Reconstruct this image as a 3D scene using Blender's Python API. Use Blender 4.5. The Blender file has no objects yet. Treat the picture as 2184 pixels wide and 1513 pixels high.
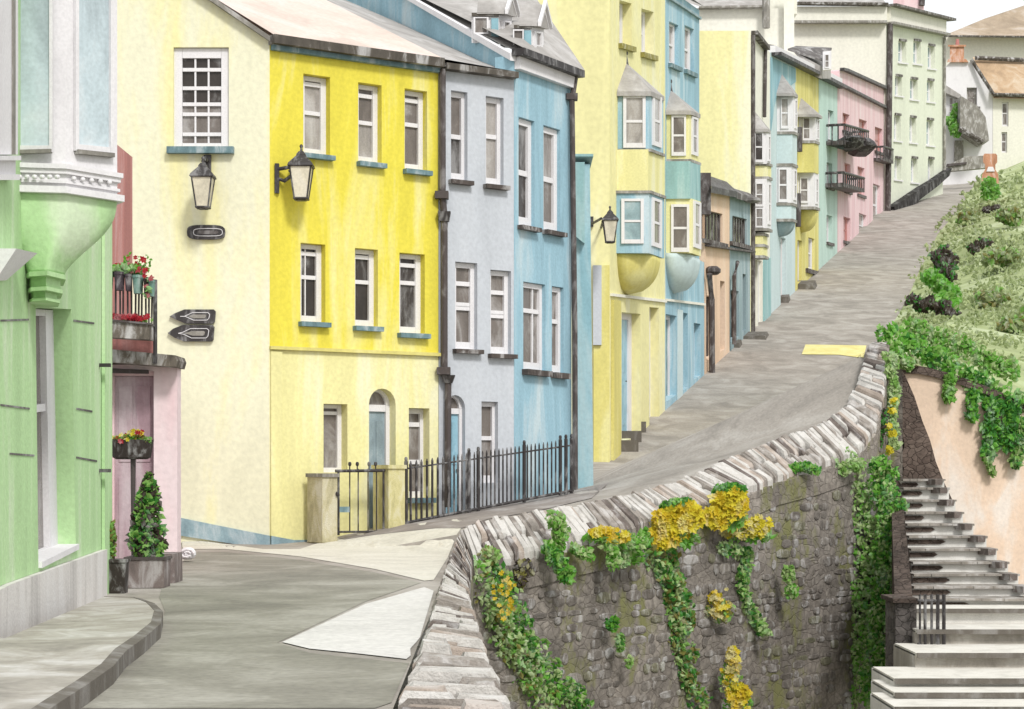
import bpy, math, random
from math import radians, sin, cos, pi
from mathutils import Vector
from mathutils.geometry import tessellate_polygon, delaunay_2d_cdt
from mathutils.bvhtree import BVHTree
random.seed(7)
sc = bpy.context.scene
col = sc.collection
# ------------------------------------------------------------------ camera
F = 4000.0; CX = 1092.0; HZ = 1000.0          # focal length and horizon in photo pixels
cd = bpy.data.cameras.new('camera'); cam = bpy.data.objects.new('camera', cd); col.objects.link(cam)
cam.location = (0, 0, 0); cam.rotation_euler = (radians(90), 0, 0)
cd.sensor_width = 36; cd.lens = 36 * F / 2184; cd.shift_y = (HZ - 756.5) / 2184
cd.clip_start = 0.1; cd.clip_end = 5000
sc.camera = cam
# ------------------------------------------------------------------ light
SUN = Vector((0.30, -0.66, 0.69)).normalized()  # towards the sun
w = bpy.data.worlds.new('World'); sc.world = w; w.use_nodes = True
nt = w.node_tree; bg = nt.nodes['Background']
sky = nt.nodes.new('ShaderNodeTexSky'); sky.sky_type = 'NISHITA'; sky.sun_disc = False
sky.sun_elevation = math.asin(SUN.z); sky.sun_rotation = math.atan2(SUN.x, SUN.y)
sky.air_density = 1.0; sky.dust_density = 4.0; sky.ozone_density = 0.6
tc = nt.nodes.new('ShaderNodeTexCoord'); cl = nt.nodes.new('ShaderNodeTexNoise'); cl.inputs['Scale'].default_value = 5; cl.inputs['Detail'].default_value = 6
cr = nt.nodes.new('ShaderNodeMapRange'); cr.inputs[1].default_value = .3; cr.inputs[2].default_value = .7; cr.inputs[3].default_value = .86; cr.inputs[4].default_value = 1.0
cm = nt.nodes.new('ShaderNodeMixRGB'); cm.inputs[2].default_value = (4.35, 4.42, 4.42, 1)     # thin bright cloud over the whole sky
nt.links.new(tc.outputs['Generated'], cl.inputs['Vector']); nt.links.new(cl.outputs[0], cr.inputs[0]); nt.links.new(cr.outputs[0], cm.inputs[0])
nt.links.new(sky.outputs[0], cm.inputs[1]); nt.links.new(cm.outputs[0], bg.inputs[0]); bg.inputs[1].default_value = 0.15
sd = bpy.data.lights.new('sun', 'SUN'); sd.energy = 1.5; sd.angle = radians(10); sd.color = (1, 0.98, 0.95)
so = bpy.data.objects.new('sun', sd); col.objects.link(so)
so.rotation_euler = SUN.to_track_quat('Z', 'Y').to_euler()
vs = sc.view_settings; vs.view_transform = 'Standard'; vs.look = 'None'; vs.gamma = 1; vs.exposure = 0.76
sc.cycles.max_bounces = 6

# ------------------------------------------------------------------ helpers
def lin(c):
    c = c / 255.0
    return c / 12.92 if c <= .04045 else ((c + .055) / 1.055) ** 2.4
def rgb(r, g, b, k=0.84): return tuple(min(.9, lin(v) * k) for v in (r, g, b))
def pt(px, py, d): return Vector(((px - CX) / F * d, d, (HZ - py) / F * d))

class Fac:
    """vertical plane through column x0 at depth d0; its horizontals run to column xv (None = faces the camera)"""
    def __init__(s, x0, d0, xv=None):
        s.x0, s.d0, s.xv = x0, d0, xv
        a = s.P0(x0, HZ); b = s.P0(x0 + 50, HZ)
        s.u = (b - a).normalized(); s.n = Vector((s.u.y, -s.u.x, 0)); s.o = a
    def depth(s, px): return s.d0 if s.xv is None else s.d0 * (s.xv - s.x0) / (s.xv - px)
    def P0(s, px, py): return pt(px, py, s.depth(px))
    def P(s, px, py, off=0.0): return s.P0(px, py) + s.n * off
    def uv(s, p): return Vector(((p - s.o).dot(s.u), p.z, 0))
    def shift(s, off):       # parallel plane, off metres in front
        f = Fac.__new__(Fac); f.u, f.n = s.u, s.n; f.o = s.o + s.n * off; f.xv = s.xv
        # depth at a column of the shifted plane
        def depth(px, o=f.o, n=f.n):
            r = Vector(((px - CX) / F, 1, 0)); return o.dot(n) / r.dot(n)
        f.depth = depth; f.x0 = s.x0; f.d0 = depth(s.x0); f.o = f.P0(s.x0, HZ); return f
    def level(s, x, xc, yc, m):
        """row of a line through (xc,yc) at column x; m=None: truly level, else its slope in the photo"""
        if m is not None: return yc + m * (x - xc)
        if s.xv is None: return yc
        return HZ + (yc - HZ) * (s.xv - x) / (s.xv - xc)

class MB:
    def __init__(s): s.v = []; s.f = []; s.m = []
    def add(s, vs, fs, m=0):
        b = len(s.v); s.v += [tuple(p) for p in vs]
        for f in fs: s.f.append(tuple(b + i for i in f)); s.m.append(m)
    def quad(s, *p, m=0): s.add(p, [tuple(range(len(p)))], m)
    def slab(s, q, back, m=0):
        """closed solid from a polygon q, pushed along the vector back"""
        n = len(q); v = list(q) + [p + back for p in q]
        fs = [tuple(range(n)), tuple(range(2 * n - 1, n - 1, -1))]
        fs += [(i, i + n, (i + 1) % n + n, (i + 1) % n) for i in range(n)]
        s.add(v, fs, m)
    def hexa(s, a, b, m=0):   # a,b: two 4-point loops
        s.add(list(a) + list(b), [(0, 1, 2, 3), (7, 6, 5, 4)] + [(i, i + 4, (i + 1) % 4 + 4, (i + 1) % 4) for i in range(4)], m)
    def box(s, c, sx, sy, sz, m=0, rz=0.0, taper=1.0):
        """box standing on c"""
        R = lambda x, y: Vector((x * cos(rz) - y * sin(rz), x * sin(rz) + y * cos(rz), 0))
        a = [c + R(x * sx / 2, y * sy / 2) for x, y in ((-1, -1), (1, -1), (1, 1), (-1, 1))]
        b = [c + R(x * sx / 2 * taper, y * sy / 2 * taper) + Vector((0, 0, sz)) for x, y in ((-1, -1), (1, -1), (1, 1), (-1, 1))]
        s.hexa(a, b, m)
    def tube(s, pts, r, m=0, k=8):
        rings = []
        for i, p in enumerate(pts):
            t = (pts[min(i + 1, len(pts) - 1)] - pts[max(i - 1, 0)]).normalized()
            a = t.cross(Vector((0, 0, 1)) if abs(t.z) < .9 else Vector((1, 0, 0))).normalized(); b = t.cross(a)
            rr = r[i] if isinstance(r, (list, tuple)) else r
            rings.append([p + a * rr * cos(2 * pi * j / k) + b * rr * sin(2 * pi * j / k) for j in range(k)])
        v = [p for ring in rings for p in ring]; fs = []
        for i in range(len(rings) - 1):
            fs += [(i * k + j, i * k + (j + 1) % k, (i + 1) * k + (j + 1) % k, (i + 1) * k + j) for j in range(k)]
        fs += [tuple(range(k - 1, -1, -1)), tuple(range(len(v) - k, len(v)))]
        s.add(v, fs, m)
    def loft(s, rings, m=0, cap=True):
        k = len(rings[0]); v = [p for r in rings for p in r]; fs = []
        for i in range(len(rings) - 1):
            fs += [(i * k + j, i * k + (j + 1) % k, (i + 1) * k + (j + 1) % k, (i + 1) * k + j) for j in range(k)]
        if cap: fs += [tuple(range(k - 1, -1, -1)), tuple(range(len(v) - k, len(v)))]
        s.add(v, fs, m)
    def ball(s, c, rx, ry, rz, m=0, n=8, jit=0.0):
        rings = []
        for i in range(1, n // 2 + 1):
            a = pi * i / (n // 2 + 1)
            rings.append([c + Vector((rx * sin(a) * cos(2 * pi * j / n), ry * sin(a) * sin(2 * pi * j / n), rz * cos(a))) * (1 + random.uniform(-jit, jit)) for j in range(n)])
        s.loft(rings, m)
    def build(s, name, mats, parent=None, smooth=False, fix=True):
        me = bpy.data.meshes.new(name); me.from_pydata(s.v, [], s.f)
        if not isinstance(mats, (list, tuple)): mats = [mats]
        for m in mats: me.materials.append(m)
        me.polygons.foreach_set('material_index', s.m)
        if smooth: me.polygons.foreach_set('use_smooth', [True] * len(me.polygons))
        me.update()
        if fix:
            import bmesh
            bm = bmesh.new(); bm.from_mesh(me); bmesh.ops.recalc_face_normals(bm, faces=bm.faces); bm.to_mesh(me); bm.free()
        o = bpy.data.objects.new(name, me); col.objects.link(o)
        if parent:
            o.parent = parent; o.matrix_parent_inverse.identity()
            w_ = Vector((0, 0, 0)); q = parent
            while q: w_ += q.location; q = q.parent
            o.location = -w_                     # things have no rotation, so parts keep world coordinates
        return o
def thing(name, loc, label, cat, group=None):
    o = bpy.data.objects.new(name, None); col.objects.link(o); o.location = loc; o.empty_display_size = .3
    return tag(o, label, cat, group)
def tag(o, label, cat, group=None, kind=None):
    if label: o['label'] = label
    if cat: o['category'] = cat
    if group: o['group'] = group
    if kind: o['kind'] = kind
    return o

# ------------------------------------------------------------------ materials
def mat(name, c, rough=.85, var=.12, scale=1.2, tint=None, streak=.0, bump=.15, fine=None, spec=.3, grain=0.06, metal=0.0):
    """painted or natural surface: a washed, uneven coat (object coordinates, so it stays on the thing)"""
    m = bpy.data.materials.new(name); m.use_nodes = True; t = m.node_tree; N = t.nodes; L = t.links
    p = N['Principled BSDF']; p.inputs['Roughness'].default_value = rough; p.inputs['Specular IOR Level'].default_value = spec
    p.inputs['Metallic'].default_value = metal
    geo = N.new('ShaderNodeNewGeometry')
    n1 = N.new('ShaderNodeTexNoise'); n1.inputs['Scale'].default_value = scale; n1.inputs['Detail'].default_value = 6; n1.inputs['Roughness'].default_value = .62
    n1.inputs['Distortion'].default_value = .6
    mp = N.new('ShaderNodeMapping'); mp.inputs['Scale'].default_value = (1, 1, .45 if streak == 0 else .16)
    L.new(geo.outputs['Position'], mp.inputs[0]); L.new(mp.outputs[0], n1.inputs['Vector'])
    n2 = N.new('ShaderNodeTexNoise'); n2.inputs['Scale'].default_value = fine or scale * 14; n2.inputs['Detail'].default_value = 3
    L.new(geo.outputs['Position'], n2.inputs['Vector'])
    dark = tuple(v * (1 - var * 1.5) for v in c); lite = tint or tuple(min(.92, v + (0.85 - v) * var * 1.6) for v in c)
    r = N.new('ShaderNodeValToRGB'); e = r.color_ramp.elements
    e[0].position = .36; e[0].color = (*dark, 1); e[1].position = .64; e[1].color = (*lite, 1)
    k = r.color_ramp.elements.new(.5); k.color = (*c, 1)
    L.new(n1.outputs[0], r.inputs[0])
    mx = N.new('ShaderNodeMixRGB'); mx.blend_type = 'MULTIPLY'; mx.inputs[0].default_value = 1
    r2 = N.new('ShaderNodeMapRange'); r2.inputs[1].default_value = .3; r2.inputs[2].default_value = .7
    r2.inputs[3].default_value = 1 - grain * 2; r2.inputs[4].default_value = 1
    L.new(n2.outputs[0], r2.inputs[0]); L.new(r.outputs[0], mx.inputs[1]); L.new(r2.outputs[0], mx.inputs[2])
    L.new(mx.outputs[0], p.inputs['Base Color'])
    if bump:
        b = N.new('ShaderNodeBump'); b.inputs['Strength'].default_value = bump; b.inputs['Distance'].default_value = .03
        L.new(n2.outputs[0], b.inputs['Height']); L.new(b.outputs[0], p.inputs['Normal'])
    return m
def glass(name, c, rough=.22):
    m = mat(name, c, rough, .16, 2.2, bump=0, spec=.3, grain=.08); return m
def stone(name, c1, c2, mortar, scale=2.2, bump=.8, stretch=(1, 1, 1.5), moss=None):
    m = bpy.data.materials.new(name); m.use_nodes = True; t = m.node_tree; N = t.nodes; L = t.links
    p = N['Principled BSDF']; p.inputs['Roughness'].default_value = .92; p.inputs['Specular IOR Level'].default_value = .2
    geo = N.new('ShaderNodeNewGeometry'); mp = N.new('ShaderNodeMapping'); mp.inputs['Scale'].default_value = stretch
    nz = N.new('ShaderNodeTexNoise'); nz.inputs['Scale'].default_value = 1.3; nz.inputs['Detail'].default_value = 4
    L.new(geo.outputs['Position'], nz.inputs['Vector'])
    ad = N.new('ShaderNodeVectorMath'); ad.operation = 'MULTIPLY_ADD'; ad.inputs[1].default_value = (.5, .5, .5)
    L.new(nz.outputs['Color'], ad.inputs[0]); L.new(geo.outputs['Position'], ad.inputs[2]); L.new(ad.outputs[0], mp.inputs[0])
    v = N.new('ShaderNodeTexVoronoi'); v.inputs['Scale'].default_value = scale; L.new(mp.outputs[0], v.inputs['Vector'])
    ve = N.new('ShaderNodeTexVoronoi'); ve.feature = 'DISTANCE_TO_EDGE'; ve.inputs['Scale'].default_value = scale; L.new(mp.outputs[0], ve.inputs['Vector'])
    r = N.new('ShaderNodeValToRGB'); r.color_ramp.elements[0].color = (*c1, 1); r.color_ramp.elements[1].color = (*c2, 1)
    L.new(v.outputs['Color'], r.inputs[0])
    n2 = N.new('ShaderNodeTexNoise'); n2.inputs['Scale'].default_value = 9; n2.inputs['Detail'].default_value = 7; n2.inputs['Roughness'].default_value = .7
    L.new(geo.outputs['Position'], n2.inputs['Vector'])
    mr = N.new('ShaderNodeMapRange'); mr.inputs[1].default_value = .3; mr.inputs[2].default_value = .7; mr.inputs[3].default_value = .55; mr.inputs[4].default_value = 1.35
    L.new(n2.outputs[0], mr.inputs[0])
    mu = N.new('ShaderNodeMixRGB'); mu.blend_type = 'MULTIPLY'; mu.inputs[0].default_value = 1; L.new(r.outputs[0], mu.inputs[1]); L.new(mr.outputs[0], mu.inputs[2])
    ed = N.new('ShaderNodeMapRange'); ed.inputs[1].default_value = .0; ed.inputs[2].default_value = .07; L.new(ve.outputs['Distance'], ed.inputs[0])
    mo = N.new('ShaderNodeMixRGB'); L.new(ed.outputs[0], mo.inputs[0]); mo.inputs[1].default_value = (*mortar, 1); L.new(mu.outputs[0], mo.inputs[2])
    # big weather stains
    n3 = N.new('ShaderNodeTexNoise'); n3.inputs['Scale'].default_value = .8; n3.inputs['Detail'].default_value = 5; L.new(geo.outputs['Position'], n3.inputs['Vector'])
    m3 = N.new('ShaderNodeMapRange'); m3.inputs[1].default_value = .35; m3.inputs[2].default_value = .65; m3.inputs[3].default_value = .6; m3.inputs[4].default_value = 1.25
    L.new(n3.outputs[0], m3.inputs[0])
    mz = N.new('ShaderNodeMixRGB'); mz.blend_type = 'MULTIPLY'; mz.inputs[0].default_value = 1; L.new(mo.outputs[0], mz.inputs[1]); L.new(m3.outputs[0], mz.inputs[2])
    out = mz
    if moss:
        n4 = N.new('ShaderNodeTexNoise'); n4.inputs['Scale'].default_value = 1.1; n4.inputs['Detail'].default_value = 8; n4.inputs['Roughness'].default_value = .7
        mp4 = N.new('ShaderNodeMapping'); mp4.inputs['Location'].default_value = (7, 3, 1); mp4.inputs['Scale'].default_value = (1, 1, .5)
        L.new(geo.outputs['Position'], mp4.inputs[0]); L.new(mp4.outputs[0], n4.inputs['Vector'])
        m4 = N.new('ShaderNodeMapRange'); m4.inputs[1].default_value = .52; m4.inputs[2].default_value = .62; L.new(n4.outputs[0], m4.inputs[0])
        mg = N.new('ShaderNodeMixRGB'); L.new(m4.outputs[0], mg.inputs[0]); L.new(mz.outputs[0], mg.inputs[1]); mg.inputs[2].default_value = (*moss, 1); out = mg
    L.new(out.outputs[0], p.inputs['Base Color'])
    b = N.new('ShaderNodeBump'); b.inputs['Strength'].default_value = bump; b.inputs['Distance'].default_value = .06
    ma = N.new('ShaderNodeMath'); ma.operation = 'MULTIPLY_ADD'; ma.inputs[1].default_value = .35; L.new(n2.outputs[0], ma.inputs[0]); L.new(ed.outputs[0], ma.inputs[2])
    L.new(ma.outputs[0], b.inputs['Height']); L.new(b.outputs[0], p.inputs['Normal'])
    return m
M = {}
M['cream'] = mat('cream_paint', rgb(243, 241, 212), var=.05, scale=.8, tint=rgb(246, 240, 182), streak=1)
M['yellow'] = mat('bright_yellow_paint', rgb(238, 224, 84), var=.08, scale=1.1, tint=rgb(244, 236, 156), streak=1)
M['lemon'] = mat('lemon_paint', rgb(243, 237, 172), var=.07, scale=1.2, tint=rgb(246, 243, 204), streak=1)
M['pale_yellow'] = mat('pale_yellow_paint', rgb(246, 240, 180), var=.06, scale=.45, tint=rgb(248, 246, 216), streak=1)
M['olive_yellow'] = mat('olive_yellow_paint', rgb(228, 218, 134), var=.1, scale=.9, tint=rgb(238, 232, 166), streak=1)
M['grey'] = mat('pale_grey_paint', rgb(203, 208, 215), var=.05, scale=1.0, streak=1)
M['blue'] = mat('sky_blue_paint', rgb(164, 202, 218), var=.12, scale=1.3, tint=rgb(206, 224, 230), streak=1)
M['blue_pale'] = mat('pale_blue_paint', rgb(208, 226, 228), var=.06, scale=.6, streak=1)
M['blue_deep'] = mat('deeper_blue_paint', rgb(152, 194, 206), var=.12, scale=1.2, tint=rgb(184, 212, 218), streak=1)
M['teal'] = mat('teal_paint', rgb(158, 198, 200), var=.12, scale=1.2, tint=rgb(186, 214, 214), streak=1)
M['slate_blue'] = mat('slate_blue_paint', rgb(158, 180, 186), var=.12, scale=1, streak=1)
M['green'] = mat('apple_green_paint', rgb(194, 230, 172), var=.08, scale=1.8, tint=rgb(220, 238, 204), streak=1)
M['seafoam'] = mat('seafoam_paint', rgb(198, 224, 214), var=.08, scale=.5, streak=1)
M['mint'] = mat('mint_paint', rgb(232, 236, 218), var=.04, scale=.25, streak=1)
M['pink'] = mat('pink_paint', rgb(240, 206, 210), var=.09, scale=.9, tint=rgb(242, 222, 224), streak=1)
M['rose'] = mat('rose_red_paint', rgb(204, 140, 134), var=.14, scale=2, streak=1)
M['mauve'] = mat('mauve_door_paint', rgb(176, 148, 156), var=.2, scale=1.6, streak=1)
M['peach'] = mat('peach_paint', rgb(240, 210, 182), var=.10, scale=.8, streak=1)
M['offwhite'] = mat('offwhite_render', rgb(243, 241, 228), var=.04, scale=.3, streak=1)
M['white'] = mat('white_paint', rgb(240, 238, 240), var=.04, scale=3, bump=.05)
M['whitewash'] = mat('white_plinth_paint', rgb(226, 222, 218), var=.16, scale=2.5, streak=1)
M['sill'] = mat('slate_sill', rgb(118, 146, 152), var=.18, scale=5)
M['sill_dark'] = mat('dark_slate_sill', rgb(92, 84, 80), var=.2, scale=5)
M['sill_olive'] = mat('olive_sill', rgb(160, 152, 84), var=.2, scale=5)
M['plinth'] = mat('blue_grey_plinth', rgb(148, 174, 184), var=.18, scale=2.5)
M['slate'] = mat('slate_roof', rgb(176, 172, 168), var=.12, scale=1.4, fine=9, bump=.5)
M['slate_dark'] = mat('dark_slate', rgb(112, 108, 106), var=.2, scale=1.4, bump=.4)
M['roof_blush'] = mat('blush_roof', rgb(226, 208, 196), var=.09, scale=.9, tint=rgb(232, 214, 206))
M['roof_tan'] = mat('tan_tile_roof', rgb(196, 168, 136), var=.15, scale=.6, tint=rgb(208, 190, 166))
M['roof_umber'] = mat('umber_roof', rgb(180, 162, 140), var=.15, scale=.3)
M['black'] = mat('black_iron', rgb(58, 54, 54), .55, .12, 6, bump=.1, spec=.4)
M['ink'] = mat('near_black_paint', rgb(40, 36, 36), .8, .1, 2)
M['pipe'] = mat('dark_pipe_paint', rgb(84, 76, 74), .6, .1, 4, bump=.1)
M['gutter'] = mat('gutter_paint', rgb(94, 88, 80), .7, .25, 3, bump=.1)
M['lead'] = mat('grey_lead', rgb(150, 146, 138), .7, .2, 3)
M['trough'] = mat('weathered_wood', rgb(118, 110, 100), .9, .3, 6)
M['g_dark'] = glass('dark_glass', rgb(70, 64, 60))
M['g_mid'] = glass('grey_glass', rgb(130, 122, 116))
M['g_pale'] = glass('pale_glass', rgb(178, 172, 166))
M['g_sky'] = glass('blue_glass', rgb(160, 186, 192))
M['g_skydeep'] = glass('blue_grey_glass', rgb(150, 172, 178))
M['g_light'] = glass('pale_blue_glass', rgb(206, 222, 228)); M['g_warm'] = glass('lantern_glass', rgb(238, 230, 206), .3)
M['door_blue'] = mat('blue_door_paint', rgb(152, 170, 178), .5, .15, 3)
M['door_sky'] = mat('sky_door_paint', rgb(160, 204, 222), .5, .15, 3)
M['door_teal'] = mat('teal_door_paint', rgb(112, 150, 156), .5, .2, 3)
M['door_deep'] = mat('deep_teal_door_paint', rgb(48, 86, 94), .5, .2, 3)
M['door_grey'] = mat('taupe_door_paint', rgb(150, 138, 126), .6, .15, 3)
M['door_pink'] = mat('pink_blind', rgb(206, 158, 156), .6, .15, 3)
M['olive_stone'] = mat('olive_stone', rgb(202, 194, 158), .9, .18, 4, bump=.6)
M['yellow_stone'] = mat('yellow_stone', rgb(226, 218, 160), .9, .16, 7, bump=.6)
M['rubble'] = stone('rubble_wall', rgb(124, 117, 110), rgb(148, 141, 133), rgb(118, 111, 104), 4.6, .4, moss=rgb(124, 124, 84))
M['coping'] = [mat('coping_stone_pale', rgb(208, 204, 198), .9, .14, 4, bump=.5), mat('coping_stone_grey', rgb(160, 152, 144), .9, .2, 4, bump=.5),
               mat('coping_stone_warm', rgb(182, 168, 156), .9, .16, 4, bump=.5), mat('coping_stone_dark', rgb(118, 108, 102), .9, .2, 4, bump=.5)]
M['cheek'] = stone('dark_cheek_stone', rgb(84, 72, 66), rgb(108, 96, 88), rgb(74, 64, 58), 6, .6)
M['pierstone'] = stone('grey_pier_stone', rgb(100, 94, 92), rgb(124, 118, 114), rgb(92, 88, 84), 6, .6)
M['terracotta'] = mat('terracotta_render', rgb(246, 220, 196), .9, .08, 1.0, tint=rgb(248, 236, 224))
M['brick'] = mat('orange_brick', rgb(206, 152, 120), .9, .2, 2)
M['road'] = mat('road_asphalt', rgb(172, 165, 156), .95, .15, .8, tint=rgb(190, 184, 176), fine=16, bump=.3, grain=.09)
M['pave'] = mat('cream_paving', rgb(226, 222, 208), .9, .08, 1.2, grain=.1)
M['pave_white'] = mat('white_paving', rgb(230, 227, 223), .9, .06, 1.4, grain=.1)
M['pave_grey'] = mat('grey_pavement', rgb(178, 172, 162), .9, .2, 1.6)
M['footpath'] = mat('grey_footpath', rgb(156, 148, 142), .9, .12, 1)
M['kerb'] = mat('dark_kerb', rgb(112, 106, 98), .9, .08, 3)
M['mark_yellow'] = mat('yellow_road_paint', rgb(240, 228, 150), .8, .08, 2)
M['grass'] = mat('bank_grass', rgb(172, 184, 132), .95, .16, .22, tint=rgb(200, 210, 170), bump=.6)
M['earth'] = mat('lower_ground', rgb(150, 145, 125), .95, .2, .4)
M['landing'] = mat('pale_step_stone', rgb(226, 222, 212), .9, .09, 3)
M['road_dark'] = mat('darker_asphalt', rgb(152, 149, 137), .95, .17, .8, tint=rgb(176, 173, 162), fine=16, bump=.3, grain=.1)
M['step'] = mat('white_step_paint', rgb(236, 234, 228), .9, .07, 3)
M['tread'] = mat('grey_step_tread', rgb(156, 149, 140), .9, .2, 3)
def leafmat(n, r, g, b):
    m = mat(n, rgb(r, g, b, .8), .7, .18, 5, bump=0, grain=.12); t = m.node_tree; P_ = t.nodes['Principled BSDF']
    tr = t.nodes.new('ShaderNodeBsdfTranslucent'); mx = t.nodes.new('ShaderNodeMixShader'); mx.inputs[0].default_value = .35   # thin leaves let light through
    t.links.new(P_.inputs['Base Color'].links[0].from_socket, tr.inputs[0]); t.links.new(P_.outputs[0], mx.inputs[1]); t.links.new(tr.outputs[0], mx.inputs[2])
    t.links.new(mx.outputs[0], t.nodes['Material Output'].inputs[0]); return m
M['l_bright'] = leafmat('bright_leaf', 122, 196, 66); M['l_mid'] = leafmat('mid_leaf', 150, 202, 98); M['l_dark'] = leafmat('dark_leaf', 76, 152, 56)
M['l_pale'] = leafmat('pale_leaf', 196, 222, 150); M['l_olive'] = leafmat('olive_leaf', 150, 146, 74); M['l_brown'] = leafmat('brown_leaf', 84, 72, 62)
M['l_grey'] = leafmat('dried_leaf', 190, 192, 160)
M['l_bank'] = leafmat('bank_leaf', 172, 188, 130); M['rub'] = [mat('rubble_%d' % i, rgb(*c_), .93, .22, 5, bump=.7, grain=.14) for i, c_ in enumerate(((136, 129, 122), (124, 117, 110), (152, 145, 137), (132, 129, 108)))]
M['f_yellow'] = leafmat('yellow_petal', 250, 234, 62); M['f_gold'] = leafmat('gold_petal', 246, 216, 50); M['f_red'] = leafmat('red_petal', 196, 36, 52)
M['f_cream'] = leafmat('cream_petal', 238, 226, 150)
M['pot_dark'] = mat('plum_pot', rgb(84, 74, 80), .6, .2, 6); M['pot_teal'] = mat('teal_pot', rgb(118, 156, 144), .6, .15, 6)
M['pot_black'] = mat('black_pot', rgb(58, 50, 46), .6, .2, 6); M['pot_grey'] = mat('grey_pot', rgb(130, 118, 114), .8, .18, 5)

# ------------------------------------------------------------------ generic builders
def tess(loops):
    """triangles of a polygon with holes; loops: lists of 2D/3D vectors"""
    return tessellate_polygon([[Vector((p[0], p[1], 0)) for p in l] for l in loops])
def wall(name, fac, outline, holes, m, parent, thick=.5, reveal=.2, bottom_open=True):
    mb = MB(); loops = [[fac.P(*p) for p in outline]] + [[fac.P(*p) for p in h] for h in holes]
    flat = [p for l in loops for p in l]
    tr = tess([[(fac.uv(p).x, p.z) for p in l] for l in loops])
    mb.add(flat, [t for t in tr])
    back = -fac.n
    for l in loops[1:]:
        n = len(l); mb.add(l + [p + back * reveal for p in l], [(i, (i + 1) % n, (i + 1) % n + n, i + n) for i in range(n)])
    l = loops[0]; n = len(l)
    mb.add(l + [p + back * thick for p in l], [(i, (i + 1) % n, (i + 1) % n + n, i + n) for i in range(n)])
    bl = [p + back * thick for p in l]
    mb.add(bl, [t for t in tess([[(fac.uv(p).x, p.z) for p in bl]])])
    return mb.build(name, m, parent, fix=False)
def quadpx(fac, x0, x1, yt, yb, mt=None, mb_=None):
    xc = (x0 + x1) / 2; mb_ = mt if mb_ is None and mt is not None else mb_
    return [(x0, fac.level(x0, xc, yt, mt)), (x1, fac.level(x1, xc, yt, mt)), (x1, fac.level(x1, xc, yb, mb_)), (x0, fac.level(x0, xc, yb, mb_))]
def arch(q, rise):
    """arched top for a quad (px): the head rises 'rise' px above the springing"""
    (x0, y0), (x1, y1), c, d = q; out = []
    for i in range(11):
        a = pi * i / 10; t = (1 - cos(a)) / 2
        out.append((x0 + (x1 - x0) * t, y0 + (y1 - y0) * t - rise * sin(a) + rise))
    return out + [c, d]
def bil(Q, s, t): return (Q[0].lerp(Q[1], s)).lerp(Q[3].lerp(Q[2], s), t)
def window(fac, q, parent, rows=(.48,), cols=(), glass='g_mid', frame='white', sill='sill', reveal=.2, st=.14, tt=.06, bt=.09, bar=.05, name='window', sillw=6, sillh=9, archr=0, proud=False, lower=None):
    """sash window in the opening q (photo columns/rows on the plane); frame bars and glass are real solids"""
    base = .0 if proud else -reveal
    if proud: fb, ff, gl = -.01, .05, .012
    else: fb, ff, gl = -reveal - .05, -reveal + .06, -reveal + .004
    A = [fac.P(x, y) for x, y in q]; n = fac.n
    w_m = (A[1] - A[0]).length; h_m = (A[3] - A[0]).length
    fr = MB()
    def bar_(s0, s1, t0, t1, f=ff):
        B = [bil(A, s0, t0), bil(A, s1, t0), bil(A, s1, t1), bil(A, s0, t1)]
        fr.hexa([p + n * f for p in B], [p + n * fb for p in B])
    e = .004
    bar_(0, st, e, 1); bar_(1 - st, 1, e, 1); bar_(st + e, 1 - st - e, e, tt, ff - .002); bar_(st + e, 1 - st - e, 1 - bt, 1, ff - .002)
    for r in rows: bar_(st + e, 1 - st - e, r - bar * .5, r + bar * .5, ff - .015)
    for c in cols: bar_(c - bar * .45, c + bar * .45, tt + e, 1 - bt - e, ff - .024)
    o = fr.build(name, M[frame], parent)
    g = MB(); B = [bil(A, st * .5, tt * .5), bil(A, 1 - st * .5, tt * .5), bil(A, 1 - st * .5, 1 - bt * .5), bil(A, st * .5, 1 - bt * .5)]
    if lower and rows:
        r = rows[len(rows) // 2]; C = [bil(A, st * .5, tt * .5), bil(A, 1 - st * .5, tt * .5), bil(A, 1 - st * .5, r), bil(A, st * .5, r)]
        D = [C[3], C[2], B[2], B[3]]
        g.quad(*[p + n * gl for p in C]); g.quad(*[p + n * gl for p in D], m=1)
        g.build('pane', [M[glass], M[lower]], o, fix=False)
    else:
        g.quad(*[p + n * gl for p in B]); g.build('pane', M[glass], o, fix=False)
    if sill:
        x0, y0 = q[3]; x1, y1 = q[2]; dx = x1 - x0
        m_ = (y1 - y0) / dx if dx else 0
        S = [(x0 - sillw, y0 - m_ * sillw), (x1 + sillw, y1 + m_ * sillw), (x1 + sillw, y1 + m_ * sillw + sillh), (x0 - sillw, y0 - m_ * sillw + sillh)]
        s_ = MB(); S3 = [fac.P(*p) for p in S]
        s_.slab([p + n * .13 for p in S3], -n * (.128 + (reveal * .0)))
        s_.build('sill', M[sill], o)
    return o
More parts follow.
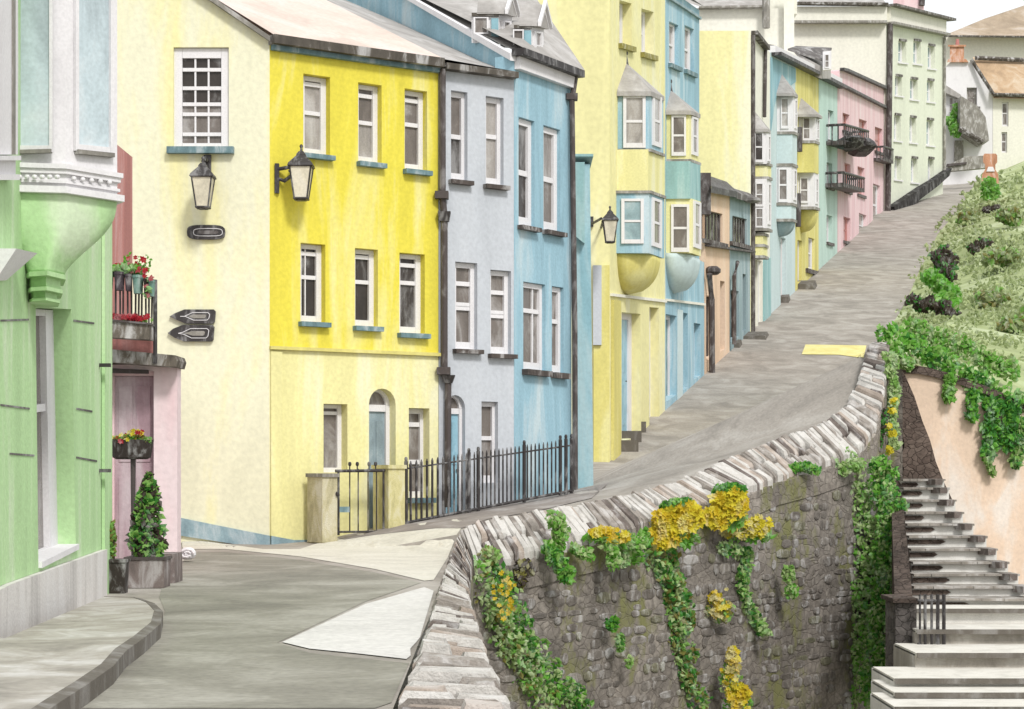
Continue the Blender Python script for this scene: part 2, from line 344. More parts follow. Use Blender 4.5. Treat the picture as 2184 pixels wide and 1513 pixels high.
def door(fac, q, parent, m='door_blue', reveal=.25, frame='white', st=.14, tt=.05, fan=0.0, panels=((.12, .45), (.55, .9)), handle=True, name='door'):
    A = [fac.P(x, y) for x, y in q]; n = fac.n; mb = MB()
    def b(s0, s1, t0, t1, f, k, m_=0):
        B = [bil(A, s0, t0), bil(A, s1, t0), bil(A, s1, t1), bil(A, s0, t1)]
        mb.hexa([p + n * f for p in B], [p + n * k for p in B], m_)
    t0 = tt + fan
    b(0, st, 0, 1, -reveal + .06, -reveal - .04, 1); b(1 - st, 1, 0, 1, -reveal + .06, -reveal - .04, 1); b(st + .003, 1 - st - .003, 0, tt, -reveal + .055, -reveal - .04, 1)
    if fan: b(st + .003, 1 - st - .003, t0 - .03, t0, -reveal + .05, -reveal - .03, 1); b(st, 1 - st, tt, t0 - .03, -reveal + .01, -reveal - .02, 2)
    b(st, 1 - st, t0 + .002, 1, -reveal + .01, -reveal - .03, 0)
    for (p0, p1) in panels:
        for (s0, s1) in ((.1, .45), (.55, .9)):
            w_ = 1 - 2 * st; a0 = st + s0 * w_; a1 = st + s1 * w_
            b(a0, a1, t0 + p0 * (1 - t0), t0 + p1 * (1 - t0), -reveal + .022, -reveal, 0)
    o = mb.build(name, [M[m], M[frame], M['g_mid']], parent)
    if handle:
        h = MB(); c = bil(A, st + (1 - 2 * st) * .85, .55) + n * (-reveal + .05); h.ball(c, .025, .025, .025); h.build('handle', M['black'], o)
    return o
def fanlight_door(fac, q, rise, parent, m, reveal=.25):
    """door with a round-headed fanlight inside an arched opening"""
    n = fac.n; (x0, y0), (x1, y1), c, d = q; w_ = x1 - x0
    o = MB()
    out = arch(q, rise); inn = []
    for i in range(11):
        a = pi * i / 10; t = (1 - cos(a)) / 2
        inn.append((x0 + w_ * (.14 + .72 * t), y0 + (y1 - y0) * t + rise - rise * .82 * sin(a)))
    O = [fac.P(*p) for p in out[:11]]; I = [fac.P(*p) for p in inn]
    for i in range(10):
        o.hexa([p + n * (-reveal + .06) for p in (O[i], O[i + 1], I[i + 1], I[i])], [p + n * (-reveal - .04) for p in (O[i], O[i + 1], I[i + 1], I[i])])
    A = [fac.P(*out[0]), fac.P(*out[10]), fac.P(*c), fac.P(*d)]
    def b(s0, s1, t0, t1, f, k, m_=0):
        B = [bil(A, s0, t0), bil(A, s1, t0), bil(A, s1, t1), bil(A, s0, t1)]
        o.hexa([p + n * f for p in B], [p + n * k for p in B], m_)
    b(0, .14, .002, 1, -reveal + .06, -reveal - .04); b(.86, 1, .002, 1, -reveal + .06, -reveal - .04); b(.143, .857, .0, .05, -reveal + .05, -reveal - .04)
    b(.14, .86, .05, 1, -reveal + .01, -reveal - .03, 1)
    for s0, s1 in ((.22, .46), (.54, .78)):
        b(s0, s1, .12, .5, -reveal + .022, -reveal, 1); b(s0, s1, .58, .94, -reveal + .022, -reveal, 1)
    do = o.build('door', [M['white'], M[m]], parent)
    g = MB(); G = [fac.P(*p) + n * (-reveal + .004) for p in inn]
    g.add(G, [tuple(range(11))]); g.build('fanlight', M['g_mid'], do, fix=False)
    h = MB(); h.ball(bil(A, .78, .55) + n * (-reveal + .05), .025, .025, .025); h.build('handle', M['black'], do)
    return do
def strip(name, fac, pts, w_px, m, parent, out=.12, off=.0, vertical=False):
    """thin moulding, gutter or pipe following a line of photo points on a plane"""
    mb = MB(); n = fac.n
    for (a, b_) in zip(pts[:-1], pts[1:]):
        if vertical: q = [(a[0] - w_px / 2, a[1]), (a[0] + w_px / 2, a[1]), (b_[0] + w_px / 2, b_[1]), (b_[0] - w_px / 2, b_[1])]
        else: q = [(a[0], a[1] - w_px / 2), (b_[0], b_[1] - w_px / 2), (b_[0], b_[1] + w_px / 2), (a[0], a[1] + w_px / 2)]
        q = [fac.P(*p) + n * off for p in q]
        mb.slab([p + n * out for p in q], -n * (out - .004))
    return mb.build(name, m, parent)
def pipe(name, fac, pts, r, m, parent, off=.08, brackets=()):
    mb = MB(); mb.tube([fac.P(*p) + fac.n * off for p in pts], r)
    for (x, y) in brackets: mb.box(fac.P(x, y) + fac.n * (off - .02), r * 4, r * 4, r * 2.2)
    return mb.build(name, m, parent)
def bay(parent, fac, xl, xc, xr, yt, yb, m, side=(), front=(), mt=.35, name='bay_window', glass='g_mid', corner=False, band=None):
    """box bay or bay panel standing out of the street front: a cheek that faces the camera and a street face"""
    dl = fac.depth(xl); Fs = Fac(xl, dl); Ff = Fac(xc, dl, fac.xv); dr = Ff.depth(xr)
    A = lambda y: pt(xl, y, dl); C = lambda y: pt(xc, y, dl)
    pro = pt(xc, HZ, dl) - pt(xl, HZ, dl)
    D = lambda y: pt(xr, y + mt * (xr - xc), dr)
    B = lambda y: D(y) - pro - Vector((0, 0, 0))
    mb = MB(); back = -Vector((0.96, -.27, 0)) * .15
    mb.loft([[A(yt) + back, C(yt), D(yt), B(yt) + back], [A(yb) + back, C(yb), D(yb), B(yb) + back]])
    o = mb.build(name, M[m], parent)
    if band:
        t = MB(); e = Vector((.06, -.06, 0))
        for y in band: t.loft([[A(y - 3) + back - Vector((0, .06, 0)), C(y - 3) + e, D(y - 3) + Vector((.06, 0, 0)), B(y - 3)], [A(y + 3) + back - Vector((0, .06, 0)), C(y + 3) + e, D(y + 3) + Vector((.06, 0, 0)), B(y + 3)]])
        t.build('ledge', M['lead'], o)
    for (x0, x1, y0, y1, *g) in side:
        window(Fs, quadpx(Fs, x0, x1, y0, y1), o, glass=g[0] if g else glass, sill=None, proud=True, name='window_frame', rows=(.5,))
    for (x0, x1, y0, y1, *g) in front:
        window(Ff, quadpx(Ff, x0, x1, y0, y1, mt), o, glass=g[0] if g else glass, sill=None, proud=True, name='window_frame', rows=(.5,), st=.2)
    return o
def bayroof(parent, fac, xl, xc, xr, ye, apex, m='slate', mt=.35, over=4, finial=True):
    dl = fac.depth(xl); Ff = Fac(xc, dl, fac.xv); dr = Ff.depth(xr)
    pro = pt(xc, HZ, dl) - pt(xl, HZ, dl)
    a = pt(xl - 1, ye, dl - .12); c = pt(xc + over, ye, dl - .12); d = pt(xr + over, ye + mt * (xr - xc + over), dr + .1); b = d - pro * 1.1
    T = pt(apex[0], apex[1], fac.depth(apex[0]) + .3)
    mb = MB(); low = Vector((0, 0, -.14)); q = [a, c, d, b]
    mb.loft([[p + low for p in q], q]); mb.add(q + [T], [(0, 1, 4), (1, 2, 4), (2, 3, 4), (3, 0, 4)])
    o = mb.build('bay_roof', M[m], parent)
    if finial: f = MB(); f.tube([T - Vector((0, 0, .1)), T + Vector((0, 0, .22))], [.12, .06]); f.ball(T + Vector((0, 0, .26)), .1, .1, .1); f.build('finial', M['black'], o)
    return o
def bulge(parent, fac, xl, xc, xr, yt, yb, m, mt=.3):
    """rounded corbel under a bay, shrinking back to the wall"""
    dl = fac.depth(xl); Ff = Fac(xc, dl, fac.xv); dr = Ff.depth(xr); pro = pt(xc, HZ, dl) - pt(xl, HZ, dl)
    A = pt(xl, yt, dl); C = pt(xc, yt, dl); D = pt(xr, yt + mt * (xr - xc), dr); B = D - pro
    mid = (A + B) / 2; rings = []; H = (yb - yt) * dl / F
    base = []
    for i in range(13):
        a = pi * i / 12
        # rounded plan between near cheek, street face and far cheek
        p = mid + (A - mid) * cos(a) * 1.0 + pro * min(1, 1.25 * sin(a)) ** .8
        base.append(p)
    for k in range(9):
        t = k / 8; s = max(.03, math.sqrt(max(0, 1 - t ** 2.2)))
        rings.append([Vector(((p.x - mid.x) * s + mid.x, (p.y - mid.y) * s + mid.y, p.z * 0 + (A.z + (p - mid).dot(B - A) / max(1e-6, (B - A).length_squared) * 0) - H * t)) for p in base])
    mb = MB(); mb.loft(rings); return mb.build('bay_corbel', M[m], parent, smooth=True)
def leaves(mb, c, R, n, size, mats=(0,), hang=0, shell=.0, flat=None):
    """scatter small leaf faces through an ellipsoid"""
    for _ in range(n):
        while True:
            p = Vector((random.uniform(-1, 1), random.uniform(-1, 1), random.uniform(-1, 1)))
            if shell ** 2 <= p.length_squared <= 1: break
        q = c + Vector((p.x * R[0], p.y * R[1], p.z * R[2]))
        s = size * random.uniform(.55, 1.35)
        a = Vector((random.gauss(0, 1), random.gauss(0, 1) * .6, random.gauss(0, 1))).normalized()
        b = a.cross(Vector((random.gauss(0, .5), -1, random.gauss(0, .5)))).normalized() * s * .36; a = a * s * .6
        nn = a.cross(b).normalized() * s * .12
        mb.add([q - a, q + b + nn, q + a, q - b + nn], [(0, 1, 2), (0, 2, 3)], random.choice(mats))
def blobs(name, specs, mats, label, cat, size=.09, group=None, stems=None, kind=None, trunk=None):
    """plant: specs = (px, py, depth, rx px, ry px, rz m, n, material indices)"""
    mb = MB()
    for (px, py, d, rx, ry, rz, n, mi) in specs:
        leaves(mb, pt(px, py, d), (rx * d / F, rz, ry * d / F), n, size, mi)
    c0 = pt(specs[0][0], specs[0][1], specs[0][2])
    if stems:
        t = thing(name, c0, label, cat, group); mb.build('foliage', [M[m] for m in mats], t, fix=False)
        st = MB()
        for pts, r in stems: st.tube([pt(*p) for p in pts], r, k=6)
        st.build('stem', M['l_brown'], t)
        return t
    o = mb.build(name, [M[m] for m in mats], None, fix=False)
    if kind: tag(o, label, cat, group, kind)
    else: tag(o, label, cat, group)
    return o

# ------------------------------------------------------------------ planes of the street
FG = Fac(575, 31.6)                 # pale gable wall, faces the camera
F1 = Fac(575, 31.6, 6555)           # yellow and grey fronts
FB = Fac(1095, F1.depth(1095), 3200)  # blue front
F2 = Fac(1300, 56.0, 2200)          # terrace climbing the hill
FM = Fac(1890, 160.0, 2900)         # mint block front
FN = Fac(10, 13.8, 806)             # green house beside the camera
# ------------------------------------------------------------------ ground
GZ = -1.26
def roadpt(px, py):                 # on the climbing road plane z = .21 Y - 11.55
    q = (HZ - py) / F; return pt(px, py, 11.55 / (.21 - q))
def dens(a, n=4):
    out = []
    for p, q in zip(a[:-1], a[1:]): out += [p.lerp(q, i / n) for i in range(n)]
    return out + [a[-1]]
Lrail = [pt(575, 1165, 31.4), pt(680, 1157, 31.9), pt(857, 1119, 32.5), pt(1000, 1092, 33.7), pt(1222, 1047, 36.2), pt(1250, 1035, 41), pt(1278, 1012, 49), roadpt(1300, 986)]
Lroad = [roadpt(x, 985 - .917 * (x - 1300)) for x in (1300, 1340, 1418, 1507, 1592, 1640, 1718, 1800, 1860, 1890, 1925)]
Rroad = [roadpt(*p) for p in ((1510, 1001), (1585, 963), (1700, 925), (1800, 870), (1850, 745), (1890, 712), (1930, 650), (1960, 580), (2000, 500), (2050, 440), (2092, 372))]
Wall_B = [(985, 1128, 28), (1040, 1106, 28.5), (1152, 1088, 29.5), (1260, 1070, 30.5), (1360, 1051, 31.5), (1430, 1030, 32.3), (1500, 1003, 33), (1585, 961, 34), (1680, 930, 35), (1760, 898, 36), (1800, 868, 36.7), (1822, 825, 37.2), (1838, 775, 37.8), (1852, 737, 38.2), (1888, 733, 39)]
Wground = [pt(*p) + Vector((.0, .15, -.16)) for p in Wall_B[2:]]
left_ext = [p + Vector((-12, 4, 0)) for p in Lroad[1:]]
flat = [Vector((x, y, GZ)) for x, y in ((-30, -6), (-12, -6), (-5, -6), (-1.0, -6), (-.35, 2), (-.62, 9.5), (-.68, 14), (-.75, 21), (-.85, 27.6), (-3, 27.8), (-3, 20), (-3, 10), (-8, 20), (-30, 20), (-30, 31.5), (-6, 31.4), (-4.2, 30.5), (-2, 30.2), (-1.2, 29.4))]
flat += [Vector((-30, 60, -1.0)), Vector((-10, 40, -.9)), Vector((-2.2, 41, -.5)), Vector((0, 48, -.4))]
crest = [Vector((36, 200, 29.6)), Vector((44, 215, 31.0)), Vector((52, 232, 32.4)), Vector((60, 240, 32.6)), Vector((36, 260, 31)), Vector((80, 270, 32)), Vector((20, 200, 29.4))]
ctrl = flat + dens(Lrail, 3) + dens(Lroad, 4)[1:] + dens(Rroad, 3) + Wground + left_ext + crest
def terrain(name, pts, m, cut=None, smooth=True):
    r = delaunay_2d_cdt([Vector((p.x, p.y)) for p in pts], [], [], 0, 1e-5, True)
    V = []
    for i, v in enumerate(r[0]):
        src = r[3][i][0] if r[3][i] else 0; V.append(Vector((v.x, v.y, pts[src].z)))
    T = [f for f in r[2] if not (cut and cut((V[f[0]] + V[f[1]] + V[f[2]]) / 3))]
    mb = MB(); mb.add(V, T); o = mb.build(name, m, fix=False, smooth=smooth)
    for p in o.data.polygons:
        if p.normal.z < 0: p.flip()
    return o, V, T
def rightof(c):    # remove triangles on the low side of the wall
    path = [Vector((-1.0, -6, 0)), Vector((-.35, 2, 0)), Vector((-.62, 9.5, 0)), Vector((-.68, 14, 0)), Vector((-.75, 21, 0)), Vector((-.85, 27.6, 0))]
    for a, b in zip(path[:-1], path[1:]):
        if a.y <= c.y < b.y and c.x > a.x + (b.x - a.x) * (c.y - a.y) / (b.y - a.y) + .02: return True
    W = Wground
    if c.x > W[0].x and c.x <= W[-1].x:
        for a, b in zip(W[:-1], W[1:]):
            if a.x <= c.x <= b.x and c.y < a.y + (b.y - a.y) * (c.x - a.x) / (b.x - a.x) - .02: return True
    if 27.6 <= c.y < 30 and c.x > -.8 and c.x < W[0].x and c.y < 27.6 + (c.x + .85) * 1.2: return True
    # right of the road's right edge belongs to the bank
    R = Rroad[4:]
    if c.y > 42:
        for a, b in zip(R[:-1], R[1:]):
            if a.y <= c.y < b.y and c.x > a.x + (b.x - a.x) * (c.y - a.y) / (b.y - a.y) + .05: return True
    if c.x > W[-1].x + .05 and c.y < R[0].y and c.x > W[-1].x + (R[0].x - W[-1].x) * (c.y - W[-1].y) / (R[0].y - W[-1].y) + .05: return True
    return False
road, RV, RT = terrain('road', ctrl, M['road'], rightof)
tag(road, None, None, kind='structure')
bv = BVHTree.FromPolygons([tuple(v) for v in RV], [tuple(t) for t in RT])
def hit(px, py):
    d = Vector(((px - CX) / F, 1, (HZ - py) / F)).normalized()
    h = bv.ray_cast(Vector((0, 0, 0)), d)
    return h[0]
def gz(x, y):
    h = bv.ray_cast(Vector((x, y, 200)), Vector((0, 0, -1))); return h[0].z if h[0] else GZ
def drape(name, poly, m, lift=.006, step=14, label=None):
    xs = [p[0] for p in poly]; ys = [p[1] for p in poly]; P = []
    n = len(poly)
    for i in range(n):
        a, b = poly[i], poly[(i + 1) % n]; k = max(1, int(math.dist(a, b) / step))
        for j in range(k): P.append((a[0] + (b[0] - a[0]) * j / k, a[1] + (b[1] - a[1]) * j / k))
    nb = len(P)
    def inside(x, y):
        c = False
        for i in range(n):
            (x1, y1), (x2, y2) = poly[i], poly[(i + 1) % n]
            if (y1 > y) != (y2 > y) and x < (x2 - x1) * (y - y1) / (y2 - y1) + x1: c = not c
        return c
    y = min(ys) + step / 2
    while y < max(ys):
        x = min(xs) + step / 2
        while x < max(xs):
            if inside(x, y): P.append((x + random.uniform(-2, 2), y + random.uniform(-2, 2)))
            x += step
        y += step
    r = delaunay_2d_cdt([Vector(p) for p in P], [(i, (i + 1) % nb) for i in range(nb)], [], 1, 1e-4)
    V = []; ok = []
    for v in r[0]:
        h = hit(v.x, v.y); ok.append(h is not None); V.append((h + Vector((0, 0, lift))) if h else Vector((0, 0, 0)))
    mb = MB(); mb.add(V, [f for f in r[2] if all(ok[i] for i in f)])
    o = mb.build(name, m, fix=False); tag(o, label, None, kind='structure')
    for p in o.data.polygons:
        if p.normal.z < 0: p.flip()
    return o
drape('pavement', [(384, 1142), (470, 1160), (560, 1172), (640, 1172), (700, 1152), (860, 1124), (970, 1104), (990, 1118), (975, 1140), (955, 1190), (925, 1238), (905, 1240), (800, 1215), (640, 1188), (480, 1172), (390, 1172)], M['pave'])
drape('pavement', [(602, 1372), (780, 1290), (905, 1254), (925, 1262), (905, 1330), (882, 1410), (760, 1396), (660, 1386)], M['pave_white'], .008)
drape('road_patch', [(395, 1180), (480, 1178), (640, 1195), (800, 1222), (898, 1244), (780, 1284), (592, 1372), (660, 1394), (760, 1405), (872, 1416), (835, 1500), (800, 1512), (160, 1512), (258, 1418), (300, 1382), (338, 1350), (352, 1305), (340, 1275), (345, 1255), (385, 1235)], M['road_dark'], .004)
drape('footpath', [(712, 1148), (860, 1121), (1000, 1094), (1228, 1048), (1300, 1030), (1262, 1064), (1152, 1090), (1040, 1109), (985, 1128), (930, 1128), (800, 1142), (735, 1152)], M['footpath'], .012, 10)
drape('road_marking', [(1718, 736), (1848, 738), (1842, 765), (1790, 758), (1710, 757)], M['mark_yellow'], .02, 6)
# near left pavement with a kerb
KP = [(-60, 1352), (10, 1362), (222, 1273), (285, 1275), (312, 1285), (329, 1302), (322, 1328), (285, 1358), (245, 1385), (215, 1418), (160, 1455), (90, 1498), (20, 1545), (-60, 1600)]
mb = MB(); top = [pt(x, y, 1.14 * F / (y - HZ)) for x, y in KP]
mb.add(top, [t for t in tess([[(p.x, p.y) for p in top]])])
o = mb.build('pavement', M['pave_grey'], fix=False); tag(o, None, None, kind='structure')
for p in o.data.polygons:
    if p.normal.z < 0: p.flip()
mb = MB(); K = top[2:]
for a, b in zip(K[:-1], K[1:]):
    ga = a.copy(); ga.z = GZ - .02; gb = b.copy(); gb.z = GZ - .02
    d = (b - a).normalized(); nn = Vector((-d.y, d.x, 0)) * -.0
    out = Vector((d.y, -d.x, 0)) * -.07
    mb.hexa([a + Vector((0, 0, .004)), b + Vector((0, 0, .004)), b + out + Vector((0, 0, -.01)), a + out + Vector((0, 0, -.01))], [ga, gb, gb + out, ga + out])
o = mb.build('kerb', M['kerb']); tag(o, None, None, kind='structure')
TP = [(1926, 786, 42.0), (1960, 786, 42.0), (1990, 792, 42.0), (2040, 806, 42.05), (2100, 828, 42.1), (2150, 848, 42.2), (2184, 864, 42.25), (2330, 905, 42.4), (2900, 960, 42.8)]
# grass bank right of the road
Bk = [p for p in dens(Rroad[4:], 3)] + [pt(1888, 733, 39), pt(1912, 770, 43)] + [pt(*p) + Vector((0, -.06, .03)) for p in TP] + [
      pt(2300, 800, 48), pt(2300, 650, 70), pt(2290, 500, 105), pt(2250, 400, 150), pt(2240, 325, 200), pt(2150, 315, 225), pt(2020, 690, 62), pt(2100, 640, 70), pt(2080, 500, 115), pt(2500, 800, 48), pt(2600, 400, 150), pt(2500, 250, 240), pt(2150, 470, 125), pt(3000, 840, 60), pt(3000, 500, 150), pt(2800, 300, 240)]
Rr = Rroad[4:]
def leftof(c):
    for a, b in zip(Rr[:-1], Rr[1:]):
        if a.y <= c.y < b.y and c.x < a.x + (b.x - a.x) * (c.y - a.y) / (b.y - a.y) - .05: return True
    return False
def front(c):
    P_ = [pt(*p) for p in TP]
    if c.x < P_[0].x: return c.y < 40
    for a, b in zip(P_[:-1], P_[1:]):
        if a.x <= c.x <= b.x and c.y < a.y + (b.y - a.y) * (c.x - a.x) / (b.x - a.x): return True
    return False
bank, BV_, BT_ = terrain('grass_bank', Bk, M['grass'], lambda c: leftof(c) or front(c))
tag(bank, None, None, kind='structure')
bvb = BVHTree.FromPolygons([tuple(v) for v in BV_], [tuple(t) for t in BT_])
def hitb(px, py):
    return bvb.ray_cast(Vector((0, 0, 0)), Vector(((px - CX) / F, 1, (HZ - py) / F)).normalized())[0]
mb = MB(); mb.quad(Vector((-900, -200, -9)), Vector((900, -200, -9)), Vector((900, 1800, -9)), Vector((-900, 1800, -9)))
tag(mb.build('ground', M['earth'], fix=False), None, None, kind='structure')

# ------------------------------------------------------------------ pale gable house + bright yellow front (one house)
H = thing('corner_house', pt(575, 1165, 31.6), 'corner house with a cream gable wall and a bright yellow upper front', 'house')
gw = [(380, 1108), (575, 1148), (575, 85), (440, -8), (330, -80), (180, -80), (180, 1140), (380, 1140)]
gw = [(180, 1180), (575, 1180), (575, 84), (440, -8), (330, -80), (180, -80)]
gq = quadpx(FG, 370, 488, 101, 315)
wall('wall', FG, gw, [gq], M['cream'], H, thick=.3, reveal=.12)
g_ = window(FG, gq, H, rows=(.215, .40, .56, .66, .86), cols=(.38, .62), glass='g_dark', reveal=.12, st=.145, tt=.10, bt=.05, bar=.035, sillw=12, sillh=14, lower='g_mid')
mb = MB()   # plinth, rising to the left like the pavement
mb.slab([FG.P(*p) + FG.n * .05 for p in ((382, 1104), (470, 1122), (576, 1143), (576, 1172), (382, 1142))], -FG.n * .046)
mb.slab([F1.P(*p) + F1.n * .05 for p in ((576, 1143), (625, 1152), (678, 1152), (678, 1172), (576, 1172))], -F1.n * .046)
mb.build('plinth', M['plinth'], H)
up = [(647, 704, 161, 331), (764, 814, 179, 348), (863, 911, 192, 364)]
md = [(641, 694, 520, 688), (757, 806, 531, 697), (852, 906, 541, 712)]
holes = [quadpx(F1, *u) for u in up + md]
wall('wall', F1, [(575, 742), (935, 757), (935, 140), (575, 85)], holes, M['yellow'], H, thick=.4, reveal=.2)
gd = [quadpx(F1, 690, 741, 862, 1008), quadpx(F1, 872, 916, 871, 1062)]
dq = quadpx(F1, 787, 844, 829, 1150)
wall('wall', F1, [(575, 1185), (935, 1130), (935, 757.4), (575, 742.4)], gd + [arch(dq, 34)], M['lemon'], H, thick=.4, reveal=.26)
sty = [dict(rows=(.10, .46), glass='g_pale', lower='g_pale'), dict(rows=(.14, .48), glass='g_mid', lower='g_pale'), dict(rows=(.12, .42), glass='g_mid')]
for (u, s_) in zip(up, sty): window(F1, quadpx(F1, *u), H, st=.2, sillw=4, sillh=10, **s_)
sty = [dict(rows=(.12, .42), glass='g_dark', cols=(.38,)), dict(rows=(.10, .42), glass='g_dark'), dict(rows=(.14, .36), glass='g_dark', lower='g_dark')]
for (u, s_) in zip(md, sty): window(F1, quadpx(F1, *u), H, st=.2, sillw=5, sillh=10, **s_)
window(F1, gd[0], H, rows=(.13,), st=.17, bt=.07, reveal=.26, glass='g_mid', sill=None)
window(F1, gd[1], H, rows=(.18, .6), st=.16, bt=.07, reveal=.26, glass='g_mid', sillh=11)
fanlight_door(F1, dq, 34, H, 'door_blue', .26)
strip('string_course', F1, [(574, 742), (936, 757)], 7, M['olive_yellow'], H, out=.07)
# corner pilaster on the ground floor
mb = MB(); mb.slab([F1.P(*p) + F1.n * .04 for p in ((576, 750), (600, 751), (600, 1150), (576, 1148))], -F1.n * .036); mb.build('pilaster', M['lemon'], H)
strip('eaves_board', F1, [(577, 101), (934, 150)], 14, M['sill'], H, out=.10)
strip('gutter', F1, [(572, 87), (745, 112), (934, 138)], 19, M['gutter'], H, out=.22)
mb = MB()
yr = [F1.P(574, 80) + F1.n * .2, F1.P(934, 130) + F1.n * .2, pt(565, -65, 38.2), pt(338, -78, 34.5)]
mb.add(yr, [(0, 1, 2), (0, 2, 3)]); mb.add([p - Vector((0, 0, .12)) for p in yr], [(2, 1, 0), (3, 2, 0)])
mb.build('roof', M['roof_blush'], H, fix=False)
mb = MB()
for a, b in (((452, 2), (578, 88)), ((338, -76), (452, 2))):
    mb.slab([FG.P(a[0], a[1] - 7) + FG.n * .14, FG.P(b[0], b[1] - 7) + FG.n * .14, FG.P(b[0], b[1] + 4) + FG.n * .14, FG.P(a[0], a[1] + 4) + FG.n * .14], -FG.n * .138)
mb.build('bargeboard', M['lead'], H)

# ------------------------------------------------------------------ grey house
H = thing('terraced_house', F1.P(1010, 1090), 'narrow pale grey terraced house between the yellow front and the blue house', 'house')
gu = [(962, 997, 195, 386), (1036, 1074, 207, 396)]; gm = [(971, 1018, 560, 746), (1046, 1090, 577, 756)]
dq = quadpx(F1, 951, 992, 843, 1110); gq = quadpx(F1, 1027, 1062, 857, 1030)
wall('wall', F1, [(936, 1130), (1096, 1112), (1096, 166), (936, 141)], [quadpx(F1, *u) for u in gu + gm] + [gq, arch(dq, 28)], M['grey'], H, thick=.4, reveal=.16)
window(F1, quadpx(F1, *gu[0]), H, rows=(.5,), glass='g_mid', lower='g_dark', sill='sill_dark', st=.19, reveal=.16)
window(F1, quadpx(F1, *gu[1]), H, rows=(.44,), glass='g_pale', sill='sill_dark', st=.2, reveal=.16)
window(F1, quadpx(F1, *gm[0]), H, rows=(.24, .48, .52), glass='g_mid', sill='sill_dark', st=.18, reveal=.16)
window(F1, quadpx(F1, *gm[1]), H, rows=(.26, .50, .54), glass='g_mid', sill='sill_dark', st=.18, reveal=.16)
window(F1, gq, H, rows=(.45,), glass='g_mid', sill=None, st=.16, reveal=.16)
fanlight_door(F1, dq, 28, H, 'door_sky', .16)
strip('gutter', F1, [(940, 144), (1093, 164)], 13, M['gutter'], H, out=.2)
mb = MB(); gr = [F1.P(936, 131) + F1.n * .2, F1.P(1094, 158) + F1.n * .2, pt(1086, 150, 35.3), pt(1045, 134, 36.0), pt(723, -6, 40.0), pt(560, -66, 38.4)]
mb.add(gr, [(0, 1, 2), (0, 2, 3), (0, 3, 4), (0, 4, 5)]); mb.add([p - Vector((0, 0, .12)) for p in gr], [(2, 1, 0), (3, 2, 0), (4, 3, 0), (5, 4, 0)])
mb.build('roof', M['slate'], H, fix=False)
pipe('downpipe', F1, [(937, 150), (937, 420), (941, 462), (941, 790), (949, 820), (948, 1082)], .06, M['pipe'], H, off=.1, brackets=((937, 426), (941, 800)))
mb = MB(); c = F1.P(941, 474) + F1.n * .1; mb.box(c, .17, .17, .17, taper=1.35); mb.build('pipe_collar', M['black'], H); mb = MB(); c = F1.P(949, 818) + F1.n * .1; mb.box(c, .15, .15, .14, taper=1.7); mb.build('hopper_head', M['black'], H)

# ------------------------------------------------------------------ blue house
H = thing('terraced_house', FB.P(1160, 1060), 'sky blue terraced house with two dormers and a dark downpipe at its corner', 'house')
bu = [(1106, 1140, 254, 484), (1159, 1195, 272, 494)]; bl = [(1116, 1163, 604, 790), (1177, 1202, 612, 796)]
wall('wall', FB, [(1096.5, 1080), (1219, 1062), (1219, 166), (1096.5, 118)], [quadpx(FB, *u, .3, .2) for u in bu] + [quadpx(FB, *u, .15, .1) for u in bl], M['blue'], H, thick=.4, reveal=.13)
window(FB, quadpx(FB, *bu[0], .3, .2), H, rows=(.5,), glass='g_dark', sill='sill_dark', st=.2, reveal=.13, sillw=3)
window(FB, quadpx(FB, *bu[1], .3, .2), H, rows=(.5,), glass='g_mid', sill='sill_dark', st=.2, reveal=.13, sillw=3)
window(FB, quadpx(FB, *bl[0], .15, .1), H, rows=(.32,), cols=(.62,), glass='g_mid', sill='sill_dark', st=.12, reveal=.13, sillw=3, sillh=12)
window(FB, quadpx(FB, *bl[1], .15, .1), H, rows=(.40,), glass='g_mid', sill='sill_dark', st=.2, reveal=.13, sillw=3, sillh=12)
# flank above the grey roof
FK = Fac(1097, F1.depth(1096.5) + .02, -1400)
mb = MB(); fl = [FK.P(1096.5, 172), FK.P(1096.5, 122), FK.P(860, -12), FK.P(600, -160), FK.P(600, 100)]
mb.slab(fl, -FK.n * .04); mb.build('gable_wall', M['blue'], H)
mb = MB()
for a, b in (((862, -12), (1100, 124)), ((700, -104), (862, -12))):
    mb.slab([FK.P(a[0], a[1] - 6) + FK.n * .12, FK.P(b[0], b[1] - 8) + FK.n * .12, FK.P(b[0], b[1] + 7) + FK.n * .12, FK.P(a[0], a[1] + 4) + FK.n * .12], -FK.n * .118)
mb.build('bargeboard', M['white'], H)
strip('fascia', FB, [(1097, 135), (1218, 178)], 26, M['white'], H, out=.12)
strip('gutter', FB, [(1091, 112), (1222, 161)], 15, M['black'], H, out=.26)
mb = MB(); br = [FB.P(1090, 104) + FB.n * .24, FB.P(1224, 153) + FB.n * .24, pt(1126, -30, 40.8), pt(860, -24, 38.4)]
mb.add(br, [(0, 1, 2), (0, 2, 3)]); mb.add([p - Vector((0, 0, .14)) for p in br], [(2, 1, 0), (3, 2, 0)])
mb.build('roof', M['slate'], H, fix=False)
